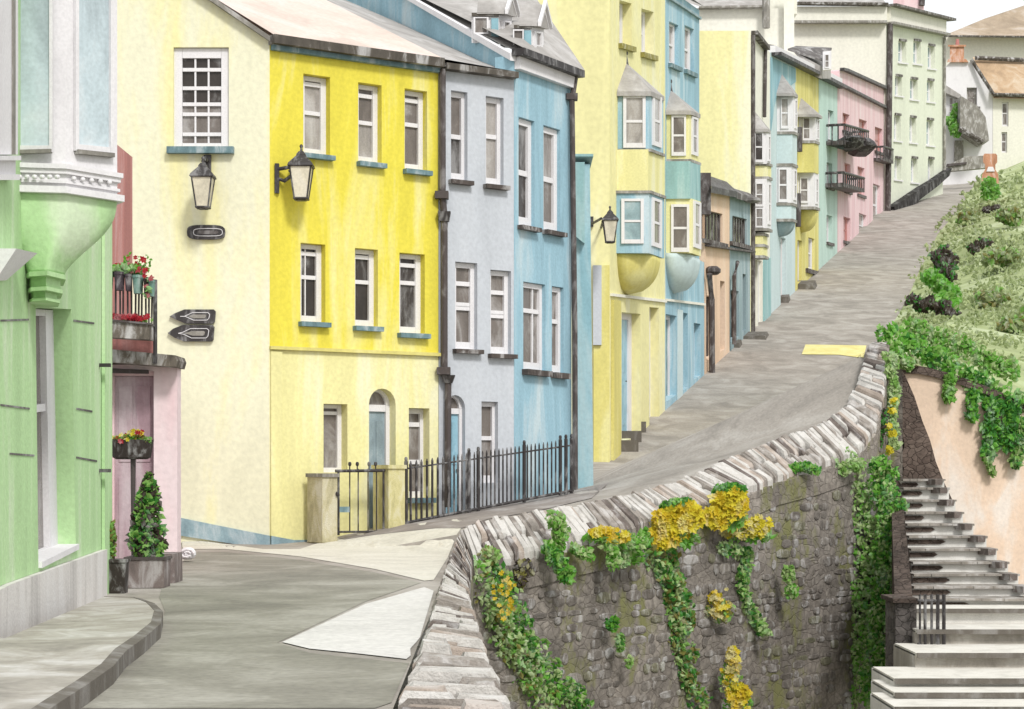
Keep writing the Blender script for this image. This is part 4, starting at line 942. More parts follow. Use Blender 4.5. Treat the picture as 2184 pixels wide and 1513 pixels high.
# iron balconies
def balcony(label, fac, x0, x1, yt, yb, s, bars=9, out=1.1):
    T = thing('iron_balcony', fac.P(x0, yb), label, 'balcony', None); n = fac.n
    L = lambda x, y, o=out: fac.P(x, y + s * (x - x0)) + n * o
    mb = MB(); q = [fac.P(x0, yb) + n * .01, fac.P(x1, yb + s * (x1 - x0)) + n * .01]
    mb.loft([[q[0], L(x0, yb), L(x1, yb), q[1]], [p + Vector((0, 0, .25)) for p in (q[0], L(x0, yb), L(x1, yb), q[1])]]); mb.build('floor', M['pipe'], T)
    mb = MB(); mb.tube([L(x0, yt, .02), L(x0, yt), L(x1, yt), L(x1, yt, .02)], .09, k=6); mb.build('handrail', M['black'], T)
    for i in range(bars + 1):
        x = x0 + (x1 - x0) * i / bars; mb = MB(); mb.tube([L(x, yb), L(x, yt)], .05, k=5); mb.build('baluster', M['black'], T)
    for i in range(1, 3):
        mb = MB(); mb.tube([L(x0, yb, out * i / 3), L(x0, yt, out * i / 3)], .05, k=5); mb.build('baluster', M['black'], T)
    return T
b = balcony('long upper iron balcony across the seafoam and pink row houses', F2, 1762, 1818, 268, 310, .25, 12)
mb = MB(); mb.ball(F2.P(1770, 308) + F2.n * 1.2, .9, 1.5, .45, jit=.2); mb.build('bracket', M['black'], b); mb = MB(); mb.ball(F2.P(1800, 316) + F2.n * 1.2, .9, 2.0, .55, jit=.2); mb.build('bracket', M['black'], b)
balcony('lower iron balcony across the seafoam and pink row houses', F2, 1760, 1808, 370, 400, .25, 10)
balcony('small iron balcony at the right end of the pink row house', F2, 1863, 1884, 314, 344, .3, 6, .8)

# ------------------------------------------------------------------ mint block
H = thing('apartment_block', FM.P(1890, 450), 'tall mint green block with twelve small windows at the end of the row', 'building')
rows_ = [[(1916, 1933, 88, 134), (1948, 1964, 88, 137), (1979, 1994, 98, 147)], [(1909, 1924, 163, 205), (1941, 1957, 169, 213), (1977, 1992, 172, 218)],
         [(1907, 1921, 246, 301), (1940, 1954, 251, 305), (1976, 1991, 256, 311)], [(1908, 1922, 338, 384), (1943, 1957, 338, 390), (1979, 1992, 339, 386)]]
qs = [quadpx(FM, *w_, .12) for r in rows_ for w_ in r]
wall('front_wall', FM, [(1890, 500), (2011, 420), (2011, 76), (1890, 52)], qs, M['mint'], H, thick=1, reveal=.45)
for q in qs: window(FM, q, H, rows=(.5,), glass='g_sky', sill='white', reveal=.45, st=.2, sillw=2, sillh=3)
for q in qs:
    (x0, y0), (x1, y1) = q[0], q[1]; mb = MB(); mb.slab([FM.P(*p) + FM.n * .12 for p in ((x0 + 1, y0 - 4), (x1 - 1, y1 - 4), (x1 - 1, y1 + 1), (x0 + 1, y0 + 1))], -FM.n * .11); mb.build('lintel', M['gutter'], H)
flank('side_wall', 160.0, 1600, 1889.7, 44, 520, M['offwhite'], H, depth=20)
dm = 160.0
mb = MB(); mb.hexa([pt(1690, 50, dm - .5), pt(1892, 50, dm - .5), pt(1892, 50, dm + .4), pt(1690, 50, dm + .4)], [pt(1690, 14, dm - .5), pt(1892, 14, dm - .5), pt(1892, 14, dm + .4), pt(1690, 14, dm + .4)]); mb.build('parapet', M['offwhite'], H)
mb = MB(); mb.slab([FM.P(*p) + FM.n * .3 for p in ((1892, 14), (2012, 42), (2012, 74), (1892, 50))], -FM.n * .8); mb.build('parapet', M['offwhite'], H)
strip('cornice', FM, [(1890, 50), (2012, 75)], 5, M['lead'], H, out=.7); strip('cornice', FM, [(1890, 12), (2020, 44)], 5, M['gutter'], H, out=.9)
fm = Fac(1890, dm - .5); strip('cornice', fm, [(1688, 49), (1890, 49)], 5, M['lead'], H, out=.5); strip('cornice', fm, [(1698, 10), (1892, 12)], 5, M['gutter'], H, out=.6)
mb = MB(); mb.add([pt(1700, 8, dm - .6), pt(1892, 10, dm - .6), pt(1860, -30, dm + 8), pt(1720, -30, dm + 8)], [(0, 1, 2, 3)]); mb.build('roof', M['slate'], H)
pipe('downpipe', FM, [(1891, 52), (1889, 250), (1886, 470)], .25, M['pipe'], H, off=.3)
pipe('downpipe', FM, [(2010, 80), (2010, 380)], .15, M['lead'], H, off=.2)
mb = MB(); mb.add([FM.P(*p) + FM.n * 1.2 for p in ((1890, 442), (1950, 400), (1975, 385), (2015, 358), (2010, 376), (1985, 398), (1950, 424), (1893, 470))], [tuple(range(8))]); q = [FM.P(*p) + FM.n * .7 for p in ((1890, 442), (1950, 402), (1975, 387), (2015, 360), (2010, 376), (1985, 398), (1950, 424), (1893, 472))]
mb = MB(); mb.slab(q, -FM.n * .65); mb.build('base_course', M['ink'], H)
# cream building behind the blue house
H = thing('building', pt(1560, 400, 120), 'cream building with a grey roof rising behind the yellow side wall', 'building')
flank('wall', 120, 1380, 1690, 18, 420, M['offwhite'], H, depth=10); flank('tower', 121, 1636, 1700, -60, 30, M['offwhite'], H, depth=8)
mb = MB(); mb.add([pt(1462, 4, 119.5), pt(1500, 17, 119.5), pt(1638, 15, 119.5), pt(1632, -40, 126), pt(1450, -40, 126)], [(0, 1, 2, 3, 4)]); mb.build('roof', M['slate'], H)
mb = MB(); mb.tube([pt(1634, 0, 119.4), pt(1634, 60, 119.4)], .25); mb.build('downpipe', M['lead'], H)
mb = MB(); mb.hexa([pt(1672, 130, 119.4), pt(1694, 130, 119.4), pt(1694, 130, 120), pt(1672, 130, 120)], [pt(1672, -30, 119.4), pt(1694, -30, 119.4), pt(1694, -30, 120), pt(1672, -30, 120)]); mb.build('pilaster', M['offwhite'], H)
strip('cornice', Fac(1500, 119.9), [(1490, 19), (1640, 17)], 4, M['lead'], H, out=.5)
# ------------------------------------------------------------------ buildings at the top of the hill
dB = 235
H = thing('house', pt(2100, 300, dB), 'cream house under a broad umber roof farthest up the hill', 'house')
flank('wall', dB, 1985, 2320, 78, 420, M['offwhite'], H, depth=12)
mb = MB(); q = [pt(2008, 78, dB - 2), pt(2330, 80, dB - 2), pt(2330, -30, dB + 8), pt(2184, 12, dB + 8), pt(2100, 40, dB + 5)]; mb.add(q, [(0, 1, 2, 3, 4)]); mb.build('roof', M['roof_umber'], H)
strip('gutter', Fac(2100, dB - 2), [(2012, 78), (2300, 81)], 3, M['gutter'], H, out=.4)
dC = 205
H = thing('cottage', pt(2080, 320, dC), 'white cottage with a brick chimney, tan roof and ivy by its door', 'cottage')
fc = Fac(2080, dC); ql = [quadpx(fc, 2062, 2084, 187, 228)]
wall('gable_wall', fc, [(1990, 400), (2117, 400), (2117, 200), (2072, 132), (2028, 132), (2010, 150), (1990, 180)], ql, M['white'], H, thick=8, reveal=.4)
window(fc, ql[0], H, rows=(.5,), glass='g_mid', reveal=.4, frame='lead', sill='sill_dark', st=.18)
f2 = Fac(2117.4, dC); qs = [quadpx(f2, 2137, 2151, 218, 270), quadpx(f2, 2136, 2148, 282, 326)]
wall('front_wall', f2, [(2117.5, 400), (2260, 400), (2260, 200), (2117.5, 199)], qs, M['offwhite'], H, thick=8, reveal=.4)
for q in qs: window(f2, q, H, rows=(.45,), glass='g_mid', reveal=.3, sill=None, st=.2)
mb = MB(); q = [pt(2120, 202, dC - 1), pt(2265, 205, dC - 1), pt(2265, 125, dC + 4), pt(2074, 122, dC + 4)]; mb.add(q, [(0, 1, 2, 3)]); mb.add([p - Vector((0, 0, .4)) for p in q], [(3, 2, 1, 0)]); mb.build('roof', M['roof_tan'], H)
mb = MB(); mb.tube([pt(2072, 128, dC - .3), pt(2118, 200, dC - 1)], .22, k=6); mb.tube([pt(2118, 202, dC - 1.1), pt(2260, 205, dC - 1.1)], .2, k=6); mb.tube([pt(2080, 124, dC + 3), pt(2260, 132, dC + 3)], .25, k=6); mb.build('gutter', M['gutter'], H)
mb = MB(); mb.hexa([pt(2026, 132, dC - .3), pt(2056, 134, dC - .3), pt(2056, 134, dC + 2.5), pt(2026, 132, dC + 2.5)], [pt(2026, 100, dC - .3), pt(2056, 100, dC - .3), pt(2056, 100, dC + 2.5), pt(2026, 100, dC + 2.5)])
mb.hexa([pt(2022, 100, dC - .5), pt(2060, 100, dC - .5), pt(2060, 100, dC + 2.7), pt(2022, 100, dC + 2.7)], [pt(2022, 96, dC - .5), pt(2060, 96, dC - .5), pt(2060, 96, dC + 2.7), pt(2022, 96, dC + 2.7)])
mb.hexa([pt(2020, 133, dC - .4), pt(2066, 133, dC - .4), pt(2066, 133, dC + 2.6), pt(2020, 133, dC + 2.6)], [pt(2023, 126, dC - .4), pt(2060, 126, dC - .4), pt(2060, 126, dC + 2.6), pt(2023, 126, dC + 2.6)])
ch = mb.build('chimney', M['brick'], H); mb = MB(); mb.tube([pt(2042, 97, dC + .5), pt(2042, 84, dC + .5)], [.22, .17]); mb.build('chimney_pot', M['rose'], ch)
mb = MB(); q = [pt(2011, 178, dC - .9), pt(2050, 203, dC - .9), pt(2050, 212, dC - .9), pt(2011, 196, dC - .9)]; mb.slab(q, Vector((0, .8, 0))); mb.build('lean_to_roof', M['slate'], H)
mb = MB(); q = [pt(2048, 215, dC - 3), pt(2050, 205, dC - 3), pt(2085, 226, dC - 3), pt(2102, 250, dC - 3), pt(2110, 300, dC - 3), pt(2098, 304, dC - 3), pt(2048, 272, dC - 3)]; mb.slab(q, Vector((0, 2.9, 0))); mb.build('lean_to', M['lead'], H)
mb = MB(); mb.tube([pt(2046, 275, dC - 3.2), pt(2096, 304, dC - 3.2)], .28, k=6); mb.build('gutter', M['gutter'], H)
ff = Fac(2000, dC); mb = MB(); 
window(ff, [(2024, 208), (2033, 208), (2033, 240), (2024, 240)], H, rows=(.5,), glass='g_pale', sill=None, proud=True)
mb = MB(); mb.slab([pt(2036, 300, dC - .4), pt(2055, 300, dC - .4), pt(2055, 350, dC - .4), pt(2036, 350, dC - .4)], Vector((0, .35, 0))); mb.build('door', M['lead'], H)
# pink roofed chimney piece above the mint block
H = thing('chimney_stack', pt(1960, 60, 190), 'pale pink chimney stack above the mint block against the sky', 'chimney')
mb = MB(); mb.hexa([pt(1905, 60, 190), pt(1972, 60, 190), pt(1972, 60, 194), pt(1905, 60, 194)], [pt(1905, -20, 190), pt(1970, -20, 190), pt(1970, -20, 194), pt(1905, -20, 194)]); mb.build('stack', M['pink'], H)
mb = MB(); mb.tube([pt(1966, 12, 189.8), pt(1968, -20, 189.8)], .3); mb.build('pipe', M['pipe'], H)
# brick gate pier and low wall at the top of the road
tp = roadpt(2112, 385); dP = 150
H = thing('gate_pier', pt(2112, 390, dP), 'orange brick pier with a waisted middle at the top of the road', 'gate pier')
mb = MB(); mb.loft([[pt(x, y, dP + k) for x, y, k in ((2112 - w_, yy, 0), (2112 + w_, yy, 0), (2112 + w_, yy, 1.2), (2112 - w_, yy, 1.2))] for yy, w_ in ((400, 17), (386, 18), (372, 17), (362, 11), (352, 11), (346, 15), (332, 15), (328, 12))])
mb.build('shaft', M['brick'], H); mb = MB(); mb.slab([pt(2104, 366, dP - .1), pt(2122, 366, dP - .1), pt(2118, 356, dP - .1), pt(2108, 356, dP - .1)], Vector((0, .09, 0))); mb.build('panel', M['white'], H)
H = thing('low_wall', pt(2050, 352, 190), 'low grey wall across the top of the road', 'wall')
mb = MB(); mb.slab([pt(2020, 366, 190), pt(2108, 358, 190), pt(2108, 332, 190), pt(2060, 334, 190), (pt(2022, 352, 190))], Vector((0, .8, 0))); mb.build('wall', M['lead'], H)
mb = MB(); mb.slab([pt(2018, 356, 189.8), pt(2062, 350, 189.8), pt(2062, 346, 189.8), pt(2020, 350, 189.8)], Vector((0, .19, 0))); mb.build('coping', M['pipe'], H)
drape('pavement', [(2012, 377), (2080, 360), (2098, 362), (2094, 382), (2040, 388), (2000, 396)], M['pave_white'], .15, 8)
# dark drain stones and steps along the foot of the terrace
for i, (x, y, w_, h_) in enumerate(((1408, 858, 1.1, .5), (1440, 842, .7, .3), (1466, 812, .8, .35), (1562, 735, 1.2, .5), (1612, 716, 1.6, .35), (1665, 640, 1.2, .7), (1715, 610, 1.6, .7))):
    p = hit(x, y + 3)
    if p is None: continue
    mb = MB(); s = w_ * p.y / 95; u = Vector((.27, .96, .2)).normalized() * s * 1.2; v_ = Vector((.96, -.27, 0)) * s * .6; base = p - v_ * .8 - u * .5 + Vector((0, 0, -.1))
    mb.loft([[base, base + v_ * 1.5, base + v_ * 1.4 + u, base + u], [q_ + Vector((0, 0, .1 + h_ * .4)) for q_ in (base, base + v_ * 1.42 + u * .06, base + v_ * 1.3 + u * .93, base + u)]]); o = mb.build('doorstep', M['kerb'])
    tag(o, ['worn dark doorstep at the foot of the yellow house with blue bays', 'small dark doorstep by the light blue tall house', 'small dark step between teal doors of the light blue tall house', 'dark doorstep in front of the slate blue low house', 'long flat step in front of the narrow white bayed house', 'dark doorstep of the light blue row house', 'dark doorstep of the yellow row house'][i], 'doorstep', 'doorsteps along the terrace')

# ------------------------------------------------------------------ green house beside the camera
H = thing('shop_house', FN.P(100, 1330), 'apple green house at the left edge with a white oriel window on a carved corbel', 'house')
dq = [(76, 655), (152, 660), (162, 1172), (82, 1212)]
wall('wall', FN, [(-140, 1245 + 70), (10, 1246), (232, 1167), (232, -250), (-140, -250)], [dq], M['green'], H, thick=.5, reveal=.22)
window(FN, dq, H, rows=(.40, .99), glass='g_mid', frame='white', sill=None, reveal=.22, st=.22, tt=.03, bt=.02, bar=.03, name='window_frame')
mb = MB(); b0 = FN.P(82, 1212); b1 = FN.P(162, 1172); mb.slab([b0 + FN.n * .03, b1 + FN.n * .03, b1 - FN.n * .2, b0 - FN.n * .2], Vector((0, 0, .05))); mb.build('sill', M['white'], H)
mb = MB(); q = [FN.P(-140, 1320), FN.P(10, 1246), FN.P(218, 1172), FN.P(218, 1300), FN.P(10, 1400), FN.P(-140, 1480)]; mb.slab([p + FN.n * .05 for p in q], -FN.n * .046); mb.build('plinth', M['whitewash'], H)
mb = MB(); q = [FN.P(216, -200), FN.P(232, -200), FN.P(232, 1290), FN.P(216, 1290)]; mb.slab([p + FN.n * .035 for p in q], -FN.n * .031); mb.build('pilaster', M['green'], H)
for x0, x1, y, dy in ((0, 62, 862, 8), (20, 72, 966, 4), (0, 60, 682, -2), (162, 196, 870, 6), (162, 206, 974, 8), (156, 200, 682, 6)):
    mb = MB(); mb.slab([FN.P(*p) + FN.n * .006 for p in ((x0, y), (x1, y + dy), (x1, y + dy + 4), (x0, y + 4))], -FN.n * .003); mb.build('groove', M['slate_dark'], H)
for y in (783, 1008):
    mb = MB(); mb.box(FN.P(212, y) + FN.n * .05, .12, .05, .035); mb.build('pipe_bracket', M['black'], H)
mb = MB(); mb.hexa([FN.P(-30, 536) + FN.n * k for k in (.0,)] * 0 + [FN.P(-20, 530), FN.P(28, 540), FN.P(28, 540) + FN.n * .18, FN.P(-20, 530) + FN.n * .18], [FN.P(-20, 600), FN.P(5, 598), FN.P(5, 598) + FN.n * .03, FN.P(-20, 600) + FN.n * .03]); mb.build('console', M['white'], H)
# oriel
P1_ = lambda y: pt(28, y, 14.40); P2_ = lambda y: pt(140, y, 14.5); P3_ = lambda y: pt(250, y, 14.93)
Wn = lambda y: FN.P(-4, y); 
def ring_or(y, e=0.0, w0=None):
    z = (HZ - y) / F * 14.5
    a = Vector((P1_(0).x - .0, 14.42 - e, z)); b = Vector((P2_(0).x + e * .35, 14.5 - e, z)); c = Vector((P3_(0).x + e, 14.93 - e * .1, z)); d = Vector((P3_(0).x + e - .35, 15.5 + e, z)); f = Vector((-4.4, 15.6 + e, z)); g = Vector((-4.4, 14.44 - e, z))
    return [a, b, c, d, f, g]
mb = MB(); mb.loft([ring_or(-260), ring_or(412)]); orl = mb.build('oriel_window', M['white'], H)
for ys, e in (((352, 362), .05), ((362, 372), .03), ((386, 392), .025), ((400, 414), .06)):
    mb = MB(); mb.loft([ring_or(ys[0], e), ring_or(ys[1], e)]); mb.build('moulding', M['white'], orl)
mb = MB()
fO1 = Fac(28, 14.42); fO2 = Fac(140, 14.5, 1092 + 4000 * ((P3_(0).x - P2_(0).x) / (14.93 - 14.5)))
for i in range(6):
    x = 44 + i * 16; mb.ball(fO1.P(x, 379) + Vector((0, -.03, 0)), .022, .02, .02)
for i in range(5):
    x = 152 + i * 19; mb.ball(fO2.P(x, 382 + i * 2) + fO2.n * .03, .02, .02, .02)
mb.build('bead', M['white'], orl)
def pane(f, x0, x1, y0, y1, s=0.0):
    q = [(x0, y0), (x1, y0 + s), (x1, y1 + s), (x0, y1)]
    n = f.n; A = [f.P(*p) for p in q]
    fr = MB()
    def b(s0, s1, t0, t1, k=.03):
        B = [bil(A, s0, t0), bil(A, s1, t0), bil(A, s1, t1), bil(A, s0, t1)]; fr.hexa([p + n * k for p in B], [p + n * .002 for p in B])
    b(0, .09, 0, 1); b(.91, 1, 0, 1); b(.093, .907, .975, 1, .028)
    o = fr.build('window_frame', M['white'], orl); g = MB(); B = [bil(A, .08, 0), bil(A, .92, 0), bil(A, .92, .98), bil(A, .08, .98)]; g.quad(*[p + n * .006 for p in B]); g.build('pane', M['g_light'], o, fix=False)
pane(fO1, 34, 114, -240, 326); pane(fO2, 156, 238, -240, 322, 8)
mb = MB(); mb.slab([fO1.P(*p) + fO1.n * .05 for p in ((36, 322), (112, 320), (112, 328), (36, 330))], -fO1.n * .045); mb.build('sill', M['lead'], orl); mb = MB(); mb.slab([fO2.P(*p) + fO2.n * .05 for p in ((158, 320), (236, 328), (236, 337), (158, 329))], -fO2.n * .045); mb.build('sill', M['lead'], orl)
# corbel: oriel plan shrinking down to a small console
def corb(y, k, w):   # k: 1 = oriel plan, 0 = small foot at px ~97
    R = ring_or(y, .0); z = R[0].z; foot = [pt(66, y, 14.55), pt(98, y, 14.45), pt(130, y, 14.75), pt(128, y, 15.2), pt(60, y, 15.4), pt(56, y, 14.9)]
    foot = [Vector((p.x, p.y, z)) for p in foot]
    return [f_.lerp(r_, k) for f_, r_ in zip(foot, R)]
mb = MB(); prof = ((412, 1.0), (430, .985), (450, .95), (468, .88), (488, .76), (508, .60), (528, .42), (548, .25), (566, .12), (580, .06))
def kk(y):
    for (a, ka), (b, kb) in zip(prof[:-1], prof[1:]):
        if a <= y <= b: return ka + (kb - ka) * (y - a) / (b - a)
def dense(y):
    R_ = corb(y, kk(y), 0); out = []
    for i in range(6):
        p0, p1, p2, p3 = R_[i - 1], R_[i], R_[(i + 1) % 6], R_[(i + 2) % 6]
        for j in range(5): out.append(p1.lerp(p2, j / 5))
    return out
mb.loft([dense(412 + 168 * i / 28) for i in range(29)]); cb = mb.build('corbel', M['green'], H, smooth=True)
mb = MB()
for y0, y1, s in ((580, 590, 1.12), (590, 612, .88), (612, 620, .98), (620, 634, .72), (634, 640, .84)):
    r0 = corb(y0, .04, 0); c = sum(r0, Vector()) / 6; r1 = corb(y1, .04, 0)
    mb.loft([[c + (p - c) * s for p in r0], [Vector((c.x, c.y, p.z)) + (Vector((p.x, p.y, 0)) - Vector((c.x, c.y, 0))) * s for p in r1]])
mb.build('console_foot', M['green'], cb)
mb = MB(); mb.slab([FN.P(*p) + FN.n * .05 for p in ((-160, -250), (24, -250), (24, 330), (-160, 330))], -FN.n * .046); mb.build('shopfront_panel', M['white'], H)
mb = MB(); mb.slab([FN.P(*p) + FN.n * .06 for p in ((10, -250), (16, -250), (16, 330), (10, 330))], -FN.n * .009); mb.build('trim', M['lead'], H)
# white cornice of the neighbouring shopfront at the extreme left
mb = MB()
for y0, y1, e in ((332, 342, .10), (342, 372, .06), (372, 384, .09)):
    mb.slab([FN.P(-160, y0) + FN.n * e, FN.P(16, y0) + FN.n * e, FN.P(16, y1) + FN.n * e, FN.P(-160, y1) + FN.n * e], -FN.n * (e - .004))
mb.build('cornice', M['white'], H)

# ------------------------------------------------------------------ pink building in the corner
FP = Fac(228, 22.3)
H = thing('corner_shop', FP.P(300, 1226), 'small pink building with a grey slab canopy in the corner beside the cream gable', 'building')
dq = [(236, 792), (328, 792), (328, 1240), (236, 1240)]
wall('wall', FP, [(200, 1240), (378, 1240), (378, 778), (200, 778)], [dq], M['pink'], H, thick=.25, reveal=.16)
mb = MB(); a_ = [FP.P(200, 1240), FP.P(377.5, 1240), FP.P(377.5, 778), FP.P(200, 778)]; a_ = [p + Vector((0, .252, 0)) for p in a_]
mb.hexa(a_, [pt(x, (HZ - p.z * F / 30.5), 30.5) for x, p in zip((240, 376, 376, 240), a_)]); mb.build('body', M['pink'], H)
door(FP, dq, H, 'mauve', .16, frame='pink', st=.04, tt=.02, panels=((.05, .42), (.5, .92)))
mb = MB(); mb.slab([FP.P(*p) + FP.n * .35 for p in ((216, 746), (386, 762), (390, 772), (386, 786), (216, 774))], -FP.n * .6); mb.build('canopy', M['trough'], H)
mb = MB(); mb.slab([FP.P(*p) + FP.n * .06 for p in ((228, 786), (318, 790), (318, 798), (228, 796))], -FP.n * .05); mb.build('lintel', M['pipe'], H)
mb = MB(); mb.slab([FP.P(*p) for p in ((150, 776), (239, 776), (239, 300), (150, 300))], Vector((0, 1.2, 0))); mb.build('upper_wall', M['rose'], H)
mb = MB(); mb.slab([pt(*p, 22.15) for p in ((222, 770), (328, 774), (328, 700), (222, 690))], Vector((0, .12, 0))); mb.build('parapet', M['rose'], H)
dF = 21.9
B = thing('iron_balcony', pt(275, 745, dF), 'small rooftop balcony rail over the pink building, hung with flower pots', 'balcony')
mb = MB(); mb.tube([pt(331, 776, dF), pt(331, 597, dF)], .026, k=6); mb.build('post', M['black'], B)
mb = MB(); mb.tube([pt(222, 776, dF), pt(222, 577, dF)], .02, k=6); mb.build('post', M['black'], B)
mb = MB(); mb.tube([pt(218, 578, dF), pt(290, 586, dF), pt(331, 600, dF)], .018, k=6); mb.tube([pt(222, 688, dF), pt(331, 697, dF)], .016, k=6); mb.build('rail', M['black'], B)
for x in (234, 247, 256, 263, 272, 280, 290, 297, 303, 311, 318, 325):
    mb = MB(); mb.tube([pt(x, 590 + (x - 222) * .12, dF + .02), pt(x + random.uniform(-1.5, 1.5), 692, dF + .02)], .012, k=5); mb.build('bar', M['pipe'], B)
T = thing('planter_box', pt(275, 725, dF), 'long weathered grey wooden trough at the foot of the rooftop balcony rail', 'planter')
mb = MB(); q = [pt(218, 686, dF - .05), pt(328, 696, dF - .05), pt(328, 728, dF - .05), pt(220, 722, dF - .05)]; mb.slab(q, Vector((0, -.26, 0))); mb.build('box', M['trough'], T)
mb = MB(); q = [pt(219, 683, dF - .04), pt(330, 693, dF - .04), pt(330, 697, dF - .04), pt(219, 687, dF - .04)]; mb.slab(q, Vector((0, -.3, 0))); mb.build('rim', M['pipe'], T)
for i, (x0, x1, y0, y1, m, l) in enumerate(((218, 242, 578, 620, 'pot_dark', 'plum coloured hanging pot at the left end of the balcony rail'), (244, 266, 581, 620, 'pot_dark', 'second plum hanging pot from the left on the balcony rail'), (267, 282, 586, 621, 'pot_dark', 'plum hanging pot next to the teal one on the balcony rail'),
        (283, 306, 588, 627, 'pot_teal', 'wide teal hanging pot in the middle of the balcony rail'), (307, 316, 596, 627, 'pot_black', 'narrow dark hanging pot between the two teal pots'), (317, 330, 598, 633, 'pot_teal', 'small teal hanging pot at the right end of the balcony rail'))):
    T = thing('flower_pot', pt((x0 + x1) / 2, y1, dF - .12), l, 'pot', 'pots hanging on the balcony rail')
    mb = MB(); c = pt((x0 + x1) / 2, y1, dF - .14); w_ = (x1 - x0) * dF / F; h = (y1 - y0) * dF / F
    ring = lambda z, k: [c + Vector((cos(a) * w_ / 2 * k, sin(a) * .09 * k, z)) for a in [2 * pi * j / 14 for j in range(14)]]
    mb.loft([ring(0, .78), ring(h * .1, .82), ring(h * .85, 1.0)]); mb.build('body', M[m], T)
    mb = MB(); mb.loft([ring(h * .84, 1.08), ring(h, 1.1)]); mb.build('rim', M[m], T)
def flowers(name, px, py, d, rx, ry, n, mats, label, cat, r=.03, leavesn=60, lm=('l_bright',), group=None, spikes=0):
    T = thing(name, pt(px, py, d), label, cat, group); mb = MB(); c = pt(px, py, d)
    leaves(mb, c + Vector((0, 0, -ry * .5 * d / F)), (rx * d / F, .10, ry * .6 * d / F), leavesn, r * 1.9, range(len(lm)))
    for _ in range(spikes):
        x = random.uniform(-rx, rx); h = random.uniform(.4, 1.5) * ry
        for k in range(7): leaves(mb, pt(px + x + k * random.uniform(-.6, 1.2), py - h * k / 7 * 1.3, d), (.012, .02, .012), 2, r, (0,))
    mb.build('foliage', [M[m] for m in lm], T, fix=False)
    mb = MB(); S_ = [(0, 0, .72)] + [(random.uniform(-.6, .6), random.uniform(-.55, .55), random.uniform(.35, .6)) for _ in range(6)]
    for _ in range(n):
        a = random.uniform(0, 2 * pi); k = math.sqrt(random.random()); sx_, sy_, sr_ = random.choice(S_) if n > 30 else (0, 0, 1)
        p = c + Vector((rx * d / F * (sx_ + sr_ * k * cos(a)), random.uniform(-.12, .04), ry * d / F * (sy_ + sr_ * k * sin(a))))
        mi_ = random.randrange(len(mats)); R_ = r * random.uniform(.9, 1.7); fn = Vector((random.gauss(0, .4), -1, random.gauss(.3, .4))).normalized()
        ua = fn.cross(Vector((0, 0, 1))).normalized(); ub = fn.cross(ua); a0 = random.uniform(0, 6)
        for k_ in range(6):
            t_ = a0 + k_ * pi / 3 + random.uniform(-.2, .2); dr_ = ua * cos(t_) + ub * sin(t_); sd_ = ua * -sin(t_) + ub * cos(t_); l_ = R_ * random.uniform(.8, 1.15)
            mb.add([p, p + dr_ * l_ * .55 + sd_ * l_ * .33 + fn * l_ * .22, p + dr_ * l_ + fn * l_ * .1, p + dr_ * l_ * .55 - sd_ * l_ * .33 + fn * l_ * .22], [(0, 1, 2), (0, 2, 3)], mi_)
    mb.build('blossom', [M[m] for m in mats], T, fix=False)
    return T
flowers('geranium', 270, 567, dF - .12, 50, 18, 17, ['f_red'], 'red geraniums spilling over the hanging pots on the balcony rail', 'flowers', .035, 260, ('l_bright', 'l_mid'), spikes=9)
flowers('geranium', 316, 600, dF - .2, 9, 32, 8, ['f_red'], 'trailing red geranium at the right end of the balcony rail', 'flowers', .03, 30, ('l_bright',))
flowers('geranium', 275, 680, dF - .16, 52, 9, 70, ['f_red'], 'dense red geraniums in the long wooden trough', 'flowers', .034, 50, ('l_mid',))
# planter on a pole, potted conifer, pots
T = thing('planter_stand', pt(283, 1240, 20.6), 'black bowl planter raised on a thin dark pole before the pink door', 'planter')
mb = MB(); c = pt(281, 978, 20.6); 
rg = lambda y, k: [Vector((c.x, c.y, (HZ - y) / F * 20.6)) + Vector((cos(a) * .245 * k, sin(a) * .16 * k, 0)) for a in [2 * pi * j / 18 for j in range(18)]]
mb.loft([rg(980, .70), rg(976, .86), rg(950, .96), rg(938, 1.0)]); mb.build('bowl', M['pot_black'], T)
mb = MB(); mb.tube([pt(284, 979, 20.6), pt(284, 1246, 20.6)], [.03, .018], k=8); mb.build('pole', M['pipe'], T)
flowers('flowering_plant', 281, 930, 20.55, 42, 17, 46, ['f_yellow', 'f_cream', 'f_yellow', 'f_red'], 'mound of yellow and cream flowers in the raised black planter', 'flowers', .024, 420, ('l_mid', 'l_olive', 'l_bright'))
dK = 19.9
T = thing('planter_box', pt(318, 1250, dK), 'grey box planter holding the small conifer', 'planter')
mb = MB(); mb.box(pt(316, 1252, dK), .40, .36, .30, taper=1.04); mb.build('box', M['pot_grey'], T); mb = MB(); mb.box(pt(316, 1193, dK), .44, .40, .03); mb.build('rim', M['pipe'], T)
T = thing('planter_box', pt(360, 1240, 21.3), 'plain grey stone block behind the conifer planter by the pink wall', 'planter')
mb = MB(); mb.box(pt(358, 1243, 20.8), .24, .5, .33, taper=.96); mb.build('box', M['pot_grey'], T)
T = thing('flower_pot', pt(251, 1264, 19.0), 'tall black pot beside the green house corner', 'pot')
mb = MB(); mb.box(pt(251, 1266, 19.0), .17, .17, .32, taper=1.14); mb.build('body', M['pot_black'], T); mb = MB(); mb.box(pt(251, 1199, 19.0), .22, .22, .03); mb.build('rim', M['pot_black'], T)
T = blobs('small_shrub', [(240, 1150, 19.0, 7, 42, .05, 120, (0, 1))], ['l_olive', 'l_mid'], 'thin olive green sprig growing from the tall black pot', 'plant', .05, stems=[([(244, 1200, 19.0), (241, 1120, 19.0)], .008)])
mb = MB()
T = thing('conifer', pt(314, 1195, dK), 'small dark conical conifer in the grey box planter', 'tree')
